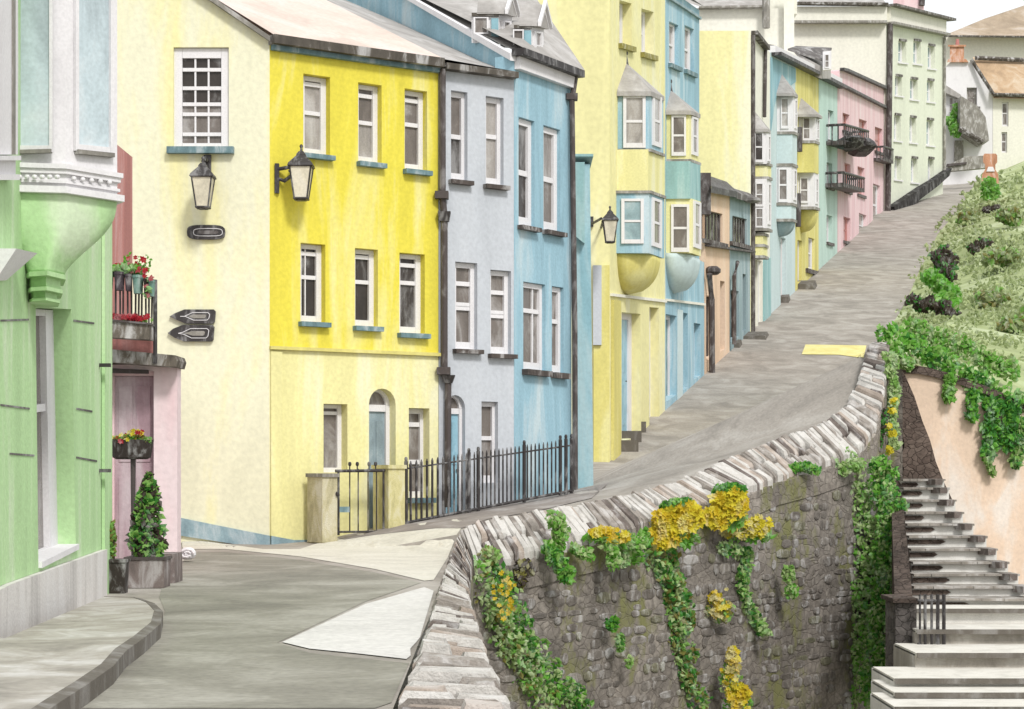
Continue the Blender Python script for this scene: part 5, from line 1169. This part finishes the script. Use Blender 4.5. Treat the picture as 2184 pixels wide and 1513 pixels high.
for k in range(15):
    t = k / 14; y = 1190 - t * 168; r = (.205 * (1 - t) ** .55 + .02) * (1 if t > .08 else .8)
    for j in range(5):
        a = random.uniform(0, 2 * pi); cc = pt(314 + t * 3, y, dK) + Vector((cos(a) * r * .5, sin(a) * r * .5, 0))
        leaves(mb, cc, (r * .6, r * .6, .05), 26, .075, (0, 1, 2))
mb.build('crown', [M['l_dark'], M['l_mid'], M['l_brown']], T, fix=False)
mb = MB(); mb.tube([pt(314, 1200, dK), pt(316, 1040, dK)], [.02, .006]); mb.build('trunk', M['l_brown'], T)
T = thing('garden_ornament', pt(400, 1195, 25.5), 'white coiled shell-like stone by the pink wall', 'ornament')
mb = MB(); c = pt(401, 1192, 25.3); mb.ball(c + Vector((0, 0, .07)), .11, .1, .09, n=12); mb.tube([c + Vector((.10 * (1 - k / 16) * cos(k * .8) , -.1, .07 + .07 * (1 - k / 16) * sin(k * .8))) for k in range(15)], .018, k=6); mb.tube([c + Vector((-.22, 0, .05)), c + Vector((.02, 0, .03))], .04); mb.build('shell', M['white'], T)
mb = MB()

# ------------------------------------------------------------------ retaining wall with a coping of stones set on edge
Fp = [(1010, 1202, 27.4), (1090, 1192, 28.0), (1210, 1165, 29.0), (1320, 1140, 30.0), (1430, 1102, 31.0), (1510, 1080, 31.8), (1590, 1048, 32.6), (1660, 1018, 33.5), (1750, 996, 34.5), (1830, 968, 35.5), (1868, 915, 36.2), (1885, 850, 36.7), (1893, 790, 37.3), (1896, 745, 37.9), (1900, 738, 38.6)]
Lb = [(760, 1700, 6.8), (845, 1513, 9.4), (890, 1400, 12.0), (915, 1330, 14.5), (935, 1262, 18.3), (955, 1200, 23.5), (985, 1128, 28)]
Lf = [(1160, 1700, 6.8), (1090, 1513, 9.4), (1050, 1420, 12.0), (1024, 1345, 14.5), (1004, 1292, 18.3), (1000, 1250, 23.0), (1010, 1202, 27.4)]
H = thing('retaining_wall', pt(1010, 1202, 27.4), 'long dark rubble retaining wall with pale upright coping stones, overgrown with ivy and yellow flowers', 'wall')
mb = MB()
def curtain(path, zb=-8.6, n=(0, 0, 0)):
    P_ = [pt(*p) for p in path]
    for a, b in zip(P_[:-1], P_[1:]):
        k = 8
        for i in range(k):
            z0 = 1 - i / k; z1 = 1 - (i + 1) / k
            q = [Vector((a.x, a.y, zb + (a.z - zb) * z0)), Vector((b.x, b.y, zb + (b.z - zb) * z0)), Vector((b.x, b.y, zb + (b.z - zb) * z1)), Vector((a.x, a.y, zb + (a.z - zb) * z1))]
            mb.quad(*q)
cur = [(p[0], p[1] + 10, p[2] + .05) for p in Fp]
curtain(cur + [(1925, 760, 38.6), (1925, 900, 40.5)]); curtain([(p[0] - 12, p[1] + 2, p[2]) for p in Lf])
fc_ = mb.build('wall_face', M['rubble'], H, fix=False)
mb = MB()   # individual rubble stones standing proud of the face
PW = [pt(*p) for p in cur]; rs = random.Random(11)
segs = [(a, b, (Vector((b.x, b.y, 0)) - Vector((a.x, a.y, 0))).length) for a, b in zip(PW[:-1], PW[1:])]; tot = sum(s[2] for s in segs)
def wp(s):
    for a, b, l in segs:
        if s <= l: t = s / max(l, 1e-6); d_ = (b - a); nn = Vector((d_.y, -d_.x, 0)).normalized(); return a.lerp(b, t), nn
        s -= l
    d_ = PW[-1] - PW[-2]; return PW[-1], Vector((d_.y, -d_.x, 0)).normalized()
zz = 2.2
while zz > -5.4:
    hh = rs.uniform(.10, .22); s = rs.uniform(0, .3)
    while s < tot - .3:
        L_ = rs.uniform(.14, .48); c0, nn = wp(s); c1, n1_ = wp(min(tot, s + L_ - .02))
        if zz < min(c0.z, c1.z) - .35 and rs.random() < .5:
            up = Vector((0, 0, 1)); o_ = rs.uniform(.004, .028); ring = []
            mid = (c0 + c1) / 2; ex = (c1 - c0) / 2; ex.z = 0; H2 = hh / 2 * .93
            k = 8
            for j in range(k):
                a = 2 * pi * j / k + .39; cx_ = math.copysign(min(1, abs(cos(a)) * 1.25), cos(a)) * rs.uniform(.86, 1.02); sy = math.copysign(min(1, abs(sin(a)) * 1.25), sin(a)) * rs.uniform(.84, 1.05)
                ring.append(Vector((mid.x, mid.y, zz)) + ex * cx_ + up * H2 * sy)
            cc = Vector((mid.x, mid.y, zz))
            mb.loft([[p - nn * .02 for p in ring], [p + nn * o_ * .7 for p in ring], [cc + (p - cc) * .72 + nn * (o_ + rs.uniform(0, .012)) for p in ring]], rs.choices((0, 1, 2, 3), (5, 4, 2, 2))[0])
        s += L_
    zz -= hh
mb.build('stonework', M['rub'], H)
mb = MB()   # bedding under the coping
def bed(Bp, Fp_):
    for i in range(len(Bp) - 1):
        b0, b1, f0, f1 = pt(*Bp[i]), pt(*Bp[i + 1]), pt(*Fp_[i]), pt(*Fp_[i + 1]); dz = Vector((0, 0, -.10))
        mb.hexa([b0 + dz, b1 + dz, f1 + dz, f0 + dz], [b0 + dz * 7, b1 + dz * 7, f1 + dz * 5, f0 + dz * 5])
bed(Wall_B, Fp); bed(Lb, Lf)
mb.build('bedding', M['rubble'], H)
mb = MB()
def stones(Bp, Fp_, wpx, lean=0, th=.16, rough=1.0):
    for i in range(len(Bp) - 1):
        b0, b1, f0, f1 = pt(*Bp[i]), pt(*Bp[i + 1]), pt(*Fp_[i]), pt(*Fp_[i + 1])
        L_ = ((b1 - b0).length + (f1 - f0).length) / 2; n = max(1, int(L_ / wpx)); cuts = [0] + sorted([(j + random.uniform(-.25, .25)) / n for j in range(1, n)]) + [1]
        for s0, s1 in zip(cuts[:-1], cuts[1:]):
            g = .02; s0 += g * (s1 - s0); s1 -= g * (s1 - s0)
            u0, u1 = 0 + random.uniform(0, .07), 1 - random.uniform(0, .08)
            parts = [(u0, u1)] if random.random() < .55 else [(u0, .48 + random.uniform(-.1, .1)), (.54 + random.uniform(-.04, .1), u1)]
            for (a0, a1) in parts:
                if a1 <= a0: continue
                C4 = []
                for s, u in ((s0, a0), (s1, a0), (s1, a1), (s0, a1)):
                    C4.append((b0.lerp(b1, s)).lerp(f0.lerp(f1, s), u) + Vector((random.uniform(-1, 1), random.uniform(-1, 1), 0)) * .012 * rough)
                h = random.uniform(.0, .07) * rough; cen = sum(C4, Vector()) / 4
                topr = [cen + (p - cen) * .82 + Vector((0, 0, h + random.uniform(0, .025))) for p in C4]; mid = [p + Vector((0, 0, h * .55 - .01)) for p in C4]
                bot = [p + Vector((0, 0, -th)) for p in C4]
                mb.loft([bot, mid, topr], random.choices((0, 1, 2, 3), (5, 3.5, 2, 1.6))[0])
stones(Wall_B, Fp, .105); stones(Lb, Lf, .13, rough=1.2)
mb.build('coping', M['coping'], H)

# ------------------------------------------------------------------ steps on the right
St = thing('stone_steps', pt(1990, 1290, 31.5), 'flight of white-edged stone steps climbing beside the ivy-covered wall', 'steps')
ys = [(1022, 1923, 1990), (1040, 1924, 2000), (1066, 1926, 2014), (1092, 1929, 2030), (1117, 1932, 2052), (1143, 1936, 2080), (1170, 1940, 2102), (1198, 1944, 2126), (1224, 1946, 2148), (1250, 1946, 2176), (1276, 1946, 2210)]
n = len(ys)
for i, (y, xl, xr) in enumerate(ys):
    Y = 36.5 - .5 * i; z = (HZ - y) / F * Y
    zn = (HZ - (ys[i + 1][0] if i + 1 < n else 1300)) / F * (Y - .5)
    a, b = pt(xl, y, Y).x, pt(xr + 24, y, Y).x
    mb = MB(); mb.hexa([Vector((a, Y, z - .03)), Vector((b, Y, z - .03)), Vector((b, Y + .62, z - .03)), Vector((a, Y + .62, z - .03))], [Vector((a, Y, zn - .25)), Vector((b, Y, zn - .25)), Vector((b, Y + .62, zn - .25)), Vector((a, Y + .62, zn - .25))])
    st = mb.build('step', M['step'], St)
    rs = random.Random(i + 5); jag = [a + (b - a) * k / 6 for k in range(7)]; mb = MB()
    for k in range(6):
        j0, j1 = jag[k] + .004, jag[k + 1] - .004; dd_ = rs.uniform(0, .03); th = .032 + rs.uniform(0, .012)
        mb.hexa([Vector((j0, Y - .10 - dd_, z)), Vector((j1, Y - .10 - dd_, z)), Vector((j1, Y + .52, z)), Vector((j0, Y + .52, z))], [Vector((j0, Y - .10 - dd_, z - th)), Vector((j1, Y - .10 - dd_, z - th)), Vector((j1, Y + .52, z - th)), Vector((j0, Y + .52, z - th))])
    mb.build('tread', M['tread'], st)
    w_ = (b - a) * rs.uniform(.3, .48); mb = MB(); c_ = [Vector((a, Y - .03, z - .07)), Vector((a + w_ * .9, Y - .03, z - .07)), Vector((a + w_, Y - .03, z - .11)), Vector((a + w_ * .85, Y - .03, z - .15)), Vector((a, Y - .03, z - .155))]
    mb.slab(c_, Vector((0, .027, 0))); mb.build('riser_shadow', M['cheek'], st)  # dark inlay on the riser's left end, shaped as the cheek wall's shadow
# lower broad steps and landing
for (y, Y, m) in ((1298, 30.6, 0), (1342, 29.4, 0), (1392, 28.0, 0), (1446, 26.6, 0), (1476, 25.9, 0), (1506, 25.0, 0)):
    z = (HZ - y) / F * Y; a, b = pt(1905 if y > 1400 else 1952, y, Y).x, pt(2700, y, Y).x
    mb = MB(); mb.hexa([Vector((a, Y, z - .03)), Vector((b, Y, z - .03)), Vector((b, Y + 1.6, z - .03)), Vector((a, Y + 1.6, z - .03))], [Vector((a, Y, z - .6)), Vector((b, Y, z - .6)), Vector((b, Y + 1.6, z - .6)), Vector((a, Y + 1.6, z - .6))])
    st = mb.build('step', M['step'] if y not in (1342, 1392) else M['pave_grey'], St)
    mb = MB(); mb.hexa([Vector((a, Y - .1, z)), Vector((b, Y - .1, z)), Vector((b, Y + 1.5, z)), Vector((a, Y + 1.5, z))], [Vector((a, Y - .1, z - .05)), Vector((b, Y - .1, z - .05)), Vector((b, Y + 1.5, z - .05)), Vector((a, Y + 1.5, z - .05))])
    mb.build('tread', M['landing'], st)
    mb = MB(); mb.hexa([Vector((a, Y - .13, z + .004)), Vector((b, Y - .13, z + .004)), Vector((b, Y - .103, z + .004)), Vector((a, Y - .103, z + .004))], [Vector((a, Y - .13, z - .07)), Vector((b, Y - .13, z - .07)), Vector((b, Y - .103, z - .07)), Vector((a, Y - .103, z - .07))]); mb.build('nosing', M['kerb'], st)
mb = MB()
for i, (y, xl, xr) in enumerate(ys):      # slanting margin stones at the outer ends of the steps
    Y = 36.3 - .5 * i; p = pt(xr + 4, y - 2, Y); mb = MB(); mb.box(p + Vector((0, .05, -.13)), .16, .3, .11, rz=.4); mb.build('margin_stone', M['coping'][3], St)
W2 = thing('stair_wall', pt(1928, 1280, 31.5), 'dark stone cheek wall along the left side of the steps', 'wall')
mb = MB(); a = [(1906, 1000, 36.8), (1906, 1140, 34), (1908, 1240, 31.4)]
q = [pt(1900, 1030, 36.9), pt(1921, 1020, 36.9), pt(1946, 1268, 31.0), pt(1908, 1275, 31.0)]
mb.hexa(q, [p + Vector((0, 0, -3)) for p in q]); mb.build('wall', M['cheek'], W2)
W3 = thing('end_pier', pt(1934, 1430, 29.6), 'square grey stone pier at the foot of the steps beside the short railing', 'pier')
mb = MB(); q = [pt(1910, 1285, 29.6), pt(1955, 1285, 29.6), pt(1955, 1430, 29.6), pt(1910, 1430, 29.6)]; mb.slab(q, Vector((0, .8, 0))); mb.build('shaft', M['pierstone'], W3)
mb = MB(); q = [pt(1905, 1277, 29.5), pt(1958, 1277, 29.5), pt(1958, 1286, 29.5), pt(1905, 1286, 29.5)]; mb.slab(q, Vector((0, 1.0, 0))); mb.build('capstone', M['cheek'], W3)
W4 = thing('iron_railing', pt(1990, 1390, 29.3), 'short iron railing of five uprights beside the square grey pier', 'railing')
for x, r in ((1962, .018), (1973, .026), (1987, .022), (2000, .03), (2013, .03)):
    mb = MB(); mb.tube([pt(x, 1374 + (x - 1962) * .4, 29.3), pt(x, 1268, 29.3)], r, k=6); mb.build('bar', M['black'], W4)
mb = MB(); mb.tube([pt(1957, 1281, 29.3), pt(2016, 1281, 29.3)], .022, k=6); mb.tube([pt(1957, 1372, 29.3), pt(1985, 1388, 29.3), pt(2018, 1392, 29.3)], .024, k=6); mb.build('rail', M['black'], W4)
# terracotta wall
T = thing('rendered_wall', pt(2080, 1180, 35), 'tall terracotta rendered wall behind the steps, ivy hanging over its top', 'wall')
mb = MB(); tp_ = TP
for (a, b) in zip(tp_[:-1], tp_[1:]):
    A, B_ = pt(*a), pt(*b); mb.quad(A, B_, Vector((B_.x, B_.y, -7)), Vector((A.x, A.y, -7)))
mb.build('wall', M['terracotta'], T, fix=False, smooth=True)
mb = MB()
for (a, b) in zip(tp_[:-1], tp_[1:]):
    A, B_ = pt(*a), pt(*b); k_ = Vector((0, 0, .06)); d_ = Vector((-.05, -.1, 0)); e_ = Vector((.3, .9, 0)); lo = Vector((0, 0, -.12))
    mb.hexa([A + d_ + k_, B_ + d_ + k_, B_ + e_ + k_, A + e_ + k_], [A + d_ + lo, B_ + d_ + lo, B_ + e_ + lo, A + e_ + lo])
mb.build('capping', M['cheek'], T)
T = thing('stair_wall', pt(1970, 1080, 40), 'dark brown stone buttress tapering up between the ivy and the terracotta wall', 'wall')
mb = MB(); q = [pt(*p, 39.5) for p in ((1916, 776), (1930, 800), (1950, 845), (1968, 900), (1984, 940), (1996, 985), (2014, 1030), (2032, 1068), (2036, 1094), (2022, 1104), (2008, 1084), (1990, 1060), (1975, 1030), (1920, 1030), (1918, 1020), (1928, 1000), (1922, 980), (1929, 950), (1921, 900), (1926, 870), (1918, 830))]
mb.slab(q, Vector((0, .9, 0))); mb.build('wall', M['cheek'], T)

# ------------------------------------------------------------------ plants
L4 = ['l_bright', 'l_mid', 'l_dark', 'l_pale']
def strand(path, r, n, d, mi=(0, 1, 2, 3), rz=.12):
    out = []
    for (a, b) in zip(path[:-1], path[1:]):
        k = max(1, int(math.dist(a[:2], b[:2]) / (r * .7)))
        for j in range(k):
            t = j / k; out.append((a[0] + (b[0] - a[0]) * t + random.uniform(-.3, .3) * r, a[1] + (b[1] - a[1]) * t, d if not callable(d) else d(a[0] + (b[0] - a[0]) * t), r * random.uniform(.7, 1.25), r * random.uniform(.7, 1.2), rz, n, mi))
    return out
def dw(x):      # depth just in front of the wall face
    for a, b in zip(Fp[:-1], Fp[1:]):
        if a[0] <= x <= b[0]: return a[2] + (b[2] - a[2]) * (x - a[0]) / (b[0] - a[0]) - .1
    return 27.2 if x < 1010 else 37.0
blobs('ivy', strand([(1000, 1215), (1035, 1260), (1050, 1310), (1080, 1370), (1120, 1440), (1180, 1520)], 42, 120, dw, (0, 1, 3, 3, 4, 3)) + strand([(1060, 1230), (1085, 1300), (1110, 1370), (1170, 1440), (1245, 1520)], 38, 110, dw, (0, 1, 2, 3)) + strand([(1040, 1185), (1075, 1200)], 22, 50, dw, (1, 3, 4)),
      L4 + ['l_olive'], 'broad band of green ivy tumbling down the left end of the dark wall', 'ivy', .085)
flowers('flowering_plant', 1075, 1270, 27.2, 26, 52, 26, ['f_gold'], 'dull gold flowers dotted in the ivy at the left end of the wall', 'flowers', .035, 20, ('l_mid',))
blobs('tussock', [(1118, 1212, 28.0, 26, 20, .15, 120, (0, 1)), (1110, 1236, 27.9, 12, 22, .1, 70, (0, 1))], ['l_olive', 'l_brown'], 'dry olive brown tuft under the dark hole in the coping', 'plant', .09)
blobs('weed', strand([(1188, 1105), (1200, 1140), (1180, 1185)], 17, 50, 28.5, (1, 3, 0)) + strand([(1165, 1170), (1195, 1205), (1222, 1240)], 20, 55, 28.3, (0, 2, 1)) + strand([(1222, 1170), (1260, 1190)], 15, 40, 28.9, (0, 1, 3)), L4, 'bright leafy weed sprouting over the coping right of the dry tuft', 'plant', .09, stems=[([(1182, 1200, 28.5), (1192, 1110, 28.5)], .012)])
blobs('weed', strand([(1300, 1165), (1320, 1215)], 16, 40, 29.2, (0, 3, 1)) + strand([(1300, 1168), (1375, 1156)], 13, 40, 29.5, (0, 3, 1)) + strand([(1345, 1150), (1330, 1210)], 14, 40, 29.6, (0, 3, 1)) + strand([(1370, 1140), (1352, 1205)], 14, 36, 29.9, (0, 1)), L4, 'spiky green weed hanging below the small yellow flower patch', 'plant', .09)
blobs('ivy', strand([(1385, 1170), (1420, 1230), (1440, 1300), (1450, 1370), (1465, 1440), (1490, 1520)], 30, 80, dw, (1, 3, 2, 4)) + strand([(1430, 1190), (1450, 1260), (1470, 1350)], 18, 40, dw, (1, 4, 2)), L4 + ['l_olive'], 'ivy trail running down the wall below the large gold flower clump', 'ivy', .10)
blobs('ivy', strand([(1540, 1170), (1600, 1180), (1580, 1230), (1600, 1300), (1625, 1350)], 16, 34, dw, (1, 3, 2)), L4, 'thin ivy trail below the brightest yellow flower clump', 'ivy', .09)
blobs('ivy', [(1682, 1225, 33.2, 14, 24, .1, 90, (3, 1)), (1690, 1262, 33.2, 16, 16, .1, 70, (3, 0)), (1632, 1345, 32.6, 14, 14, .1, 40, (1, 3))], L4, 'small pale green tuft on the bare right part of the dark wall', 'ivy', .09)
blobs('ivy', [(1305, 1330, 29.5, 14, 18, .08, 60, (2, 0)), (1322, 1372, 29.6, 12, 20, .08, 60, (2, 1)), (1342, 1412, 29.8, 8, 14, .08, 30, (1, 3))], L4, 'small dark green tuft on the bare left part of the dark wall', 'ivy', .08)
blobs('weed', strand([(1415, 1080), (1440, 1072), (1470, 1070)], 9, 40, 30.6, (0, 1, 2)), L4, 'little green leaves on the coping above the large gold flower clump', 'plant', .08)
blobs('weed', strand([(1530, 1044), (1560, 1040), (1592, 1044)], 10, 40, 31.7, (0, 2)), L4, 'little green leaves on the coping above the brightest yellow clump', 'plant', .08)
blobs('weed', strand([(1690, 1000), (1725, 996), (1750, 1008)], 13, 50, 34.0, (0, 2, 1)), L4, 'small green weed on the coping edge left of the thick ivy curtain', 'plant', .08)
flowers('flowering_plant', 1290, 1138, 29.3, 46, 20, 80, ['f_yellow', 'f_gold'], 'small bright yellow flower patch under the coping, leftmost of the yellow clumps', 'flowers', .05, 90, ('l_bright', 'l_mid'), 'yellow wall flowers')
flowers('flowering_plant', 1436, 1122, 30.6, 58, 50, 330, ['f_yellow', 'f_yellow', 'f_gold'], 'large round deep gold flower clump over the coping', 'flowers', .07, 160, ('l_bright', 'l_mid'), 'yellow wall flowers')
T = flowers('flowering_plant', 1545, 1084, 31.7, 52, 42, 240, ['f_yellow', 'f_yellow', 'f_gold'], 'brightest yellow flower clump, right of the large gold one', 'flowers', .07, 160, ('l_bright', 'l_mid'), 'yellow wall flowers')
flowers('flowering_plant', 1600, 1128, 32.2, 60, 28, 170, ['f_yellow', 'f_yellow', 'f_cream'], 'yellow flowers spreading down the wall to the right of the brightest clump', 'flowers', .05, 120, ('l_bright', 'l_mid'), 'yellow wall flowers')
flowers('flowering_plant', 1535, 1282, 31.8, 34, 44, 70, ['f_yellow', 'f_gold', 'f_cream'], 'loose yellow flowers halfway down the wall face', 'flowers', .045, 130, ('l_mid', 'l_olive', 'l_grey'), 'yellow wall flowers')
flowers('flowering_plant', 1556, 1420, 31.6, 26, 58, 110, ['f_cream', 'f_yellow', 'f_gold'], 'trailing stem of pale yellow flowers low on the wall', 'flowers', .04, 110, ('l_pale', 'l_mid', 'l_bright'), 'yellow wall flowers')
flowers('flowering_plant', 1578, 1490, 31.6, 36, 34, 130, ['f_gold', 'f_yellow'], 'deep yellow flower cluster at the bottom edge of the picture', 'flowers', .045, 60, ('l_bright',), 'yellow wall flowers')
blobs('ivy', strand([(1800, 985), (1840, 1020), (1865, 1100), (1860, 1200), (1850, 1300), (1830, 1400), (1800, 1520)], 42, 130, 35.4, (1, 3, 0, 3)) + strand([(1880, 990), (1900, 1080), (1890, 1200), (1880, 1320), (1870, 1430), (1870, 1530)], 28, 110, 35.2, (0, 1, 3, 2)) + strand([(1760, 985), (1800, 1000), (1850, 985)], 15, 45, 35.0, (1, 3)), L4, 'thick curtain of ivy covering the right end of the dark wall beside the steps', 'ivy', .095)
blobs('creeper', strand([(1900, 760), (1905, 830), (1900, 900), (1905, 960)], 13, 50, 37.2, (3, 3, 1)), L4, 'pale green creeper on the narrow strip right of the coping end', 'plant', .10)
blobs('creeper', strand([(1885, 880), (1880, 920), (1868, 965)], 8, 30, 36.6, (0, 1)), ['l_brown', 'l_dark'], 'brown withered stems along the lower edge of the coping end', 'plant', .09)
for i, (x, y) in enumerate(((1908, 856), (1902, 878), (1890, 912), (1902, 926), (1896, 960))):
    flowers('flowering_plant', x, y, 36.6, 7, 6 if i < 4 else 9, 9, ['f_yellow'], ['yellow flower tuft highest beside the coping end', 'yellow flower tuft second from the top beside the coping end', 'yellow flower tuft in the middle beside the coping end', 'yellow flower tuft just above the lowest one beside the coping end', 'largest and lowest yellow flower tuft beside the coping end'][i], 'flowers', .045, 8, ('l_mid',), 'yellow tufts beside the coping end')
# hedge and hanging ivy over the terracotta wall
def db(x): return 41.9 + (x - 1915) * .001
blobs('hanging_ivy', strand([(1905, 715), (1940, 735), (1990, 760), (2040, 790), (2090, 820), (2140, 850), (2190, 870)], 30, 95, db, (0, 1, 0, 2)) + strand([(1945, 700), (2000, 720), (2060, 745), (2120, 780), (2180, 800)], 26, 80, lambda x: db(x) + 1.2, (0, 1, 3)) + strand([(1900, 742), (1925, 770), (1950, 782)], 13, 60, 38.4, (0, 1, 3)) + strand([(2025, 810), (2020, 860)], 13, 40, lambda x: db(x) - .15, (0, 1)) + strand([(2075, 840), (2070, 900)], 13, 40, lambda x: db(x) - .15, (0, 2)) + strand([(2120, 860), (2110, 930), (2100, 980)], 18, 55, lambda x: db(x) - .15, (0, 2)) + strand([(2160, 870), (2150, 920), (2165, 960)], 26, 80, lambda x: db(x) - .15, (2, 0, 2)) + strand([(2180, 900), (2175, 970), (2160, 1000)], 14, 45, lambda x: db(x) - .15, (1, 3, 2)) + strand([(2104, 980), (2120, 1015)], 5, 10, lambda x: db(x) - .15, (1, 3)),
      L4, 'mass of bright green ivy hanging over the top of the terracotta wall', 'ivy', .13)
blobs('hedge', strand([(1985, 590), (2010, 610), (2050, 640)], 20, 60, 84, (0, 1, 0), .9) + strand([(2010, 640), (2045, 655)], 16, 40, 80, (0, 1), .8), L4, 'bright green bush on the bank beside the road, below the brown bushes', 'shrub', .3)
blobs('shrub', strand([(2015, 540), (2025, 570), (2015, 600)], 17, 44, 92, (0, 0, 1), .8) + strand([(1995, 545), (2030, 600)], 9, 24, 90, (0, 0, 1), .8), ['l_brown', 'l_dark'], 'dark brown bush highest on the grassy bank', 'shrub', .28)
blobs('shrub', strand([(1945, 640), (1965, 655), (1990, 645), (2000, 670)], 13, 44, 82, (0, 0, 0, 1), .8), ['l_brown', 'l_dark'], 'dark brown bush at the edge of the road', 'shrub', .28)
blobs('shrub', strand([(2010, 650), (2030, 675), (2045, 700), (2075, 720)], 12, 34, 66, (0, 0, 0, 1), .7), ['l_brown', 'l_dark'], 'brown twiggy trail down the bank above the hanging ivy', 'shrub', .22)
blobs('shrub', strand([(2075, 530), (2090, 520), (2110, 515)], 11, 30, 105, (0, 0, 1), .9), ['l_brown', 'l_dark'], 'small dark bush alone in the pale grass of the bank', 'shrub', .3)
blobs('shrub', strand([(2110, 395), (2118, 425)], 17, 110, 143, (0, 1, 0), 1.0), L4, 'bright green shrub right under the orange brick pier', 'shrub', .42)
blobs('shrub', [(2108, 448, 140, 12, 7, .8, 70, (0,)), (2122, 444, 140, 9, 6, .8, 40, (0,))], ['l_brown'], 'black tangle under the bright green shrub by the brick pier', 'shrub', .3)
blobs('climbing_plant', strand([(2040, 225), (2034, 255)], 5, 26, 203.5, (0, 1), .4) + strand([(2028, 258), (2042, 290)], 10, 60, 203, (0, 1), .5), L4, 'green climber beside the cottage door', 'plant', .55)
for (x, y, rx, ry, n_, lab) in ((2140, 560, 40, 34, 420, 'pale rounded bush at the right edge beside the dark upper bushes'), (2100, 640, 46, 26, 420, 'low spreading pale green bush above the hanging ivy'), (2150, 470, 34, 30, 320, 'pale green bush high on the bank near the right edge'), (2060, 470, 24, 20, 240, 'small pale bush close to the upper road edge'), (2168, 690, 40, 36, 420, 'grey-green bush at the right edge above the ivy')):
    h = hitb(x, y + ry * .6)
    if h is None: continue
    d_ = h.y - .2
    blobs('shrub', [(x + random.uniform(-.6, .6) * rx, y + random.uniform(-.5, .5) * ry, d_, rx * .5, ry * .5, 1.0, n_ // 6, (0, 0, 0, 1, 2)) for _ in range(6)], ['l_bank', 'l_mid', 'l_olive'], lab, 'shrub', d_ * .0035)
# pale rough grass clumps over the bank
mb = MB(); rnd = random.Random(3)
for _ in range(1500):
    x = rnd.uniform(1930, 2420); y = rnd.uniform(360, 790)
    if x < 1930 + (720 - y) * .0: continue
    h = hitb(x, y)
    if h is None: continue
    s = h.y * .0022
    leaves(mb, h + Vector((0, 0, s * .5)), (s * 2.4, s * 2, s * 1.0), 8, s * 1.0, (0, 0, 1, 0))
tag(mb.build('grass', [M['l_bank'], M['grass'], M['l_olive']], fix=False), 'pale rough grass tufts over the bank right of the road', 'grass', kind='stuff')
for nm in ('mb',): pass
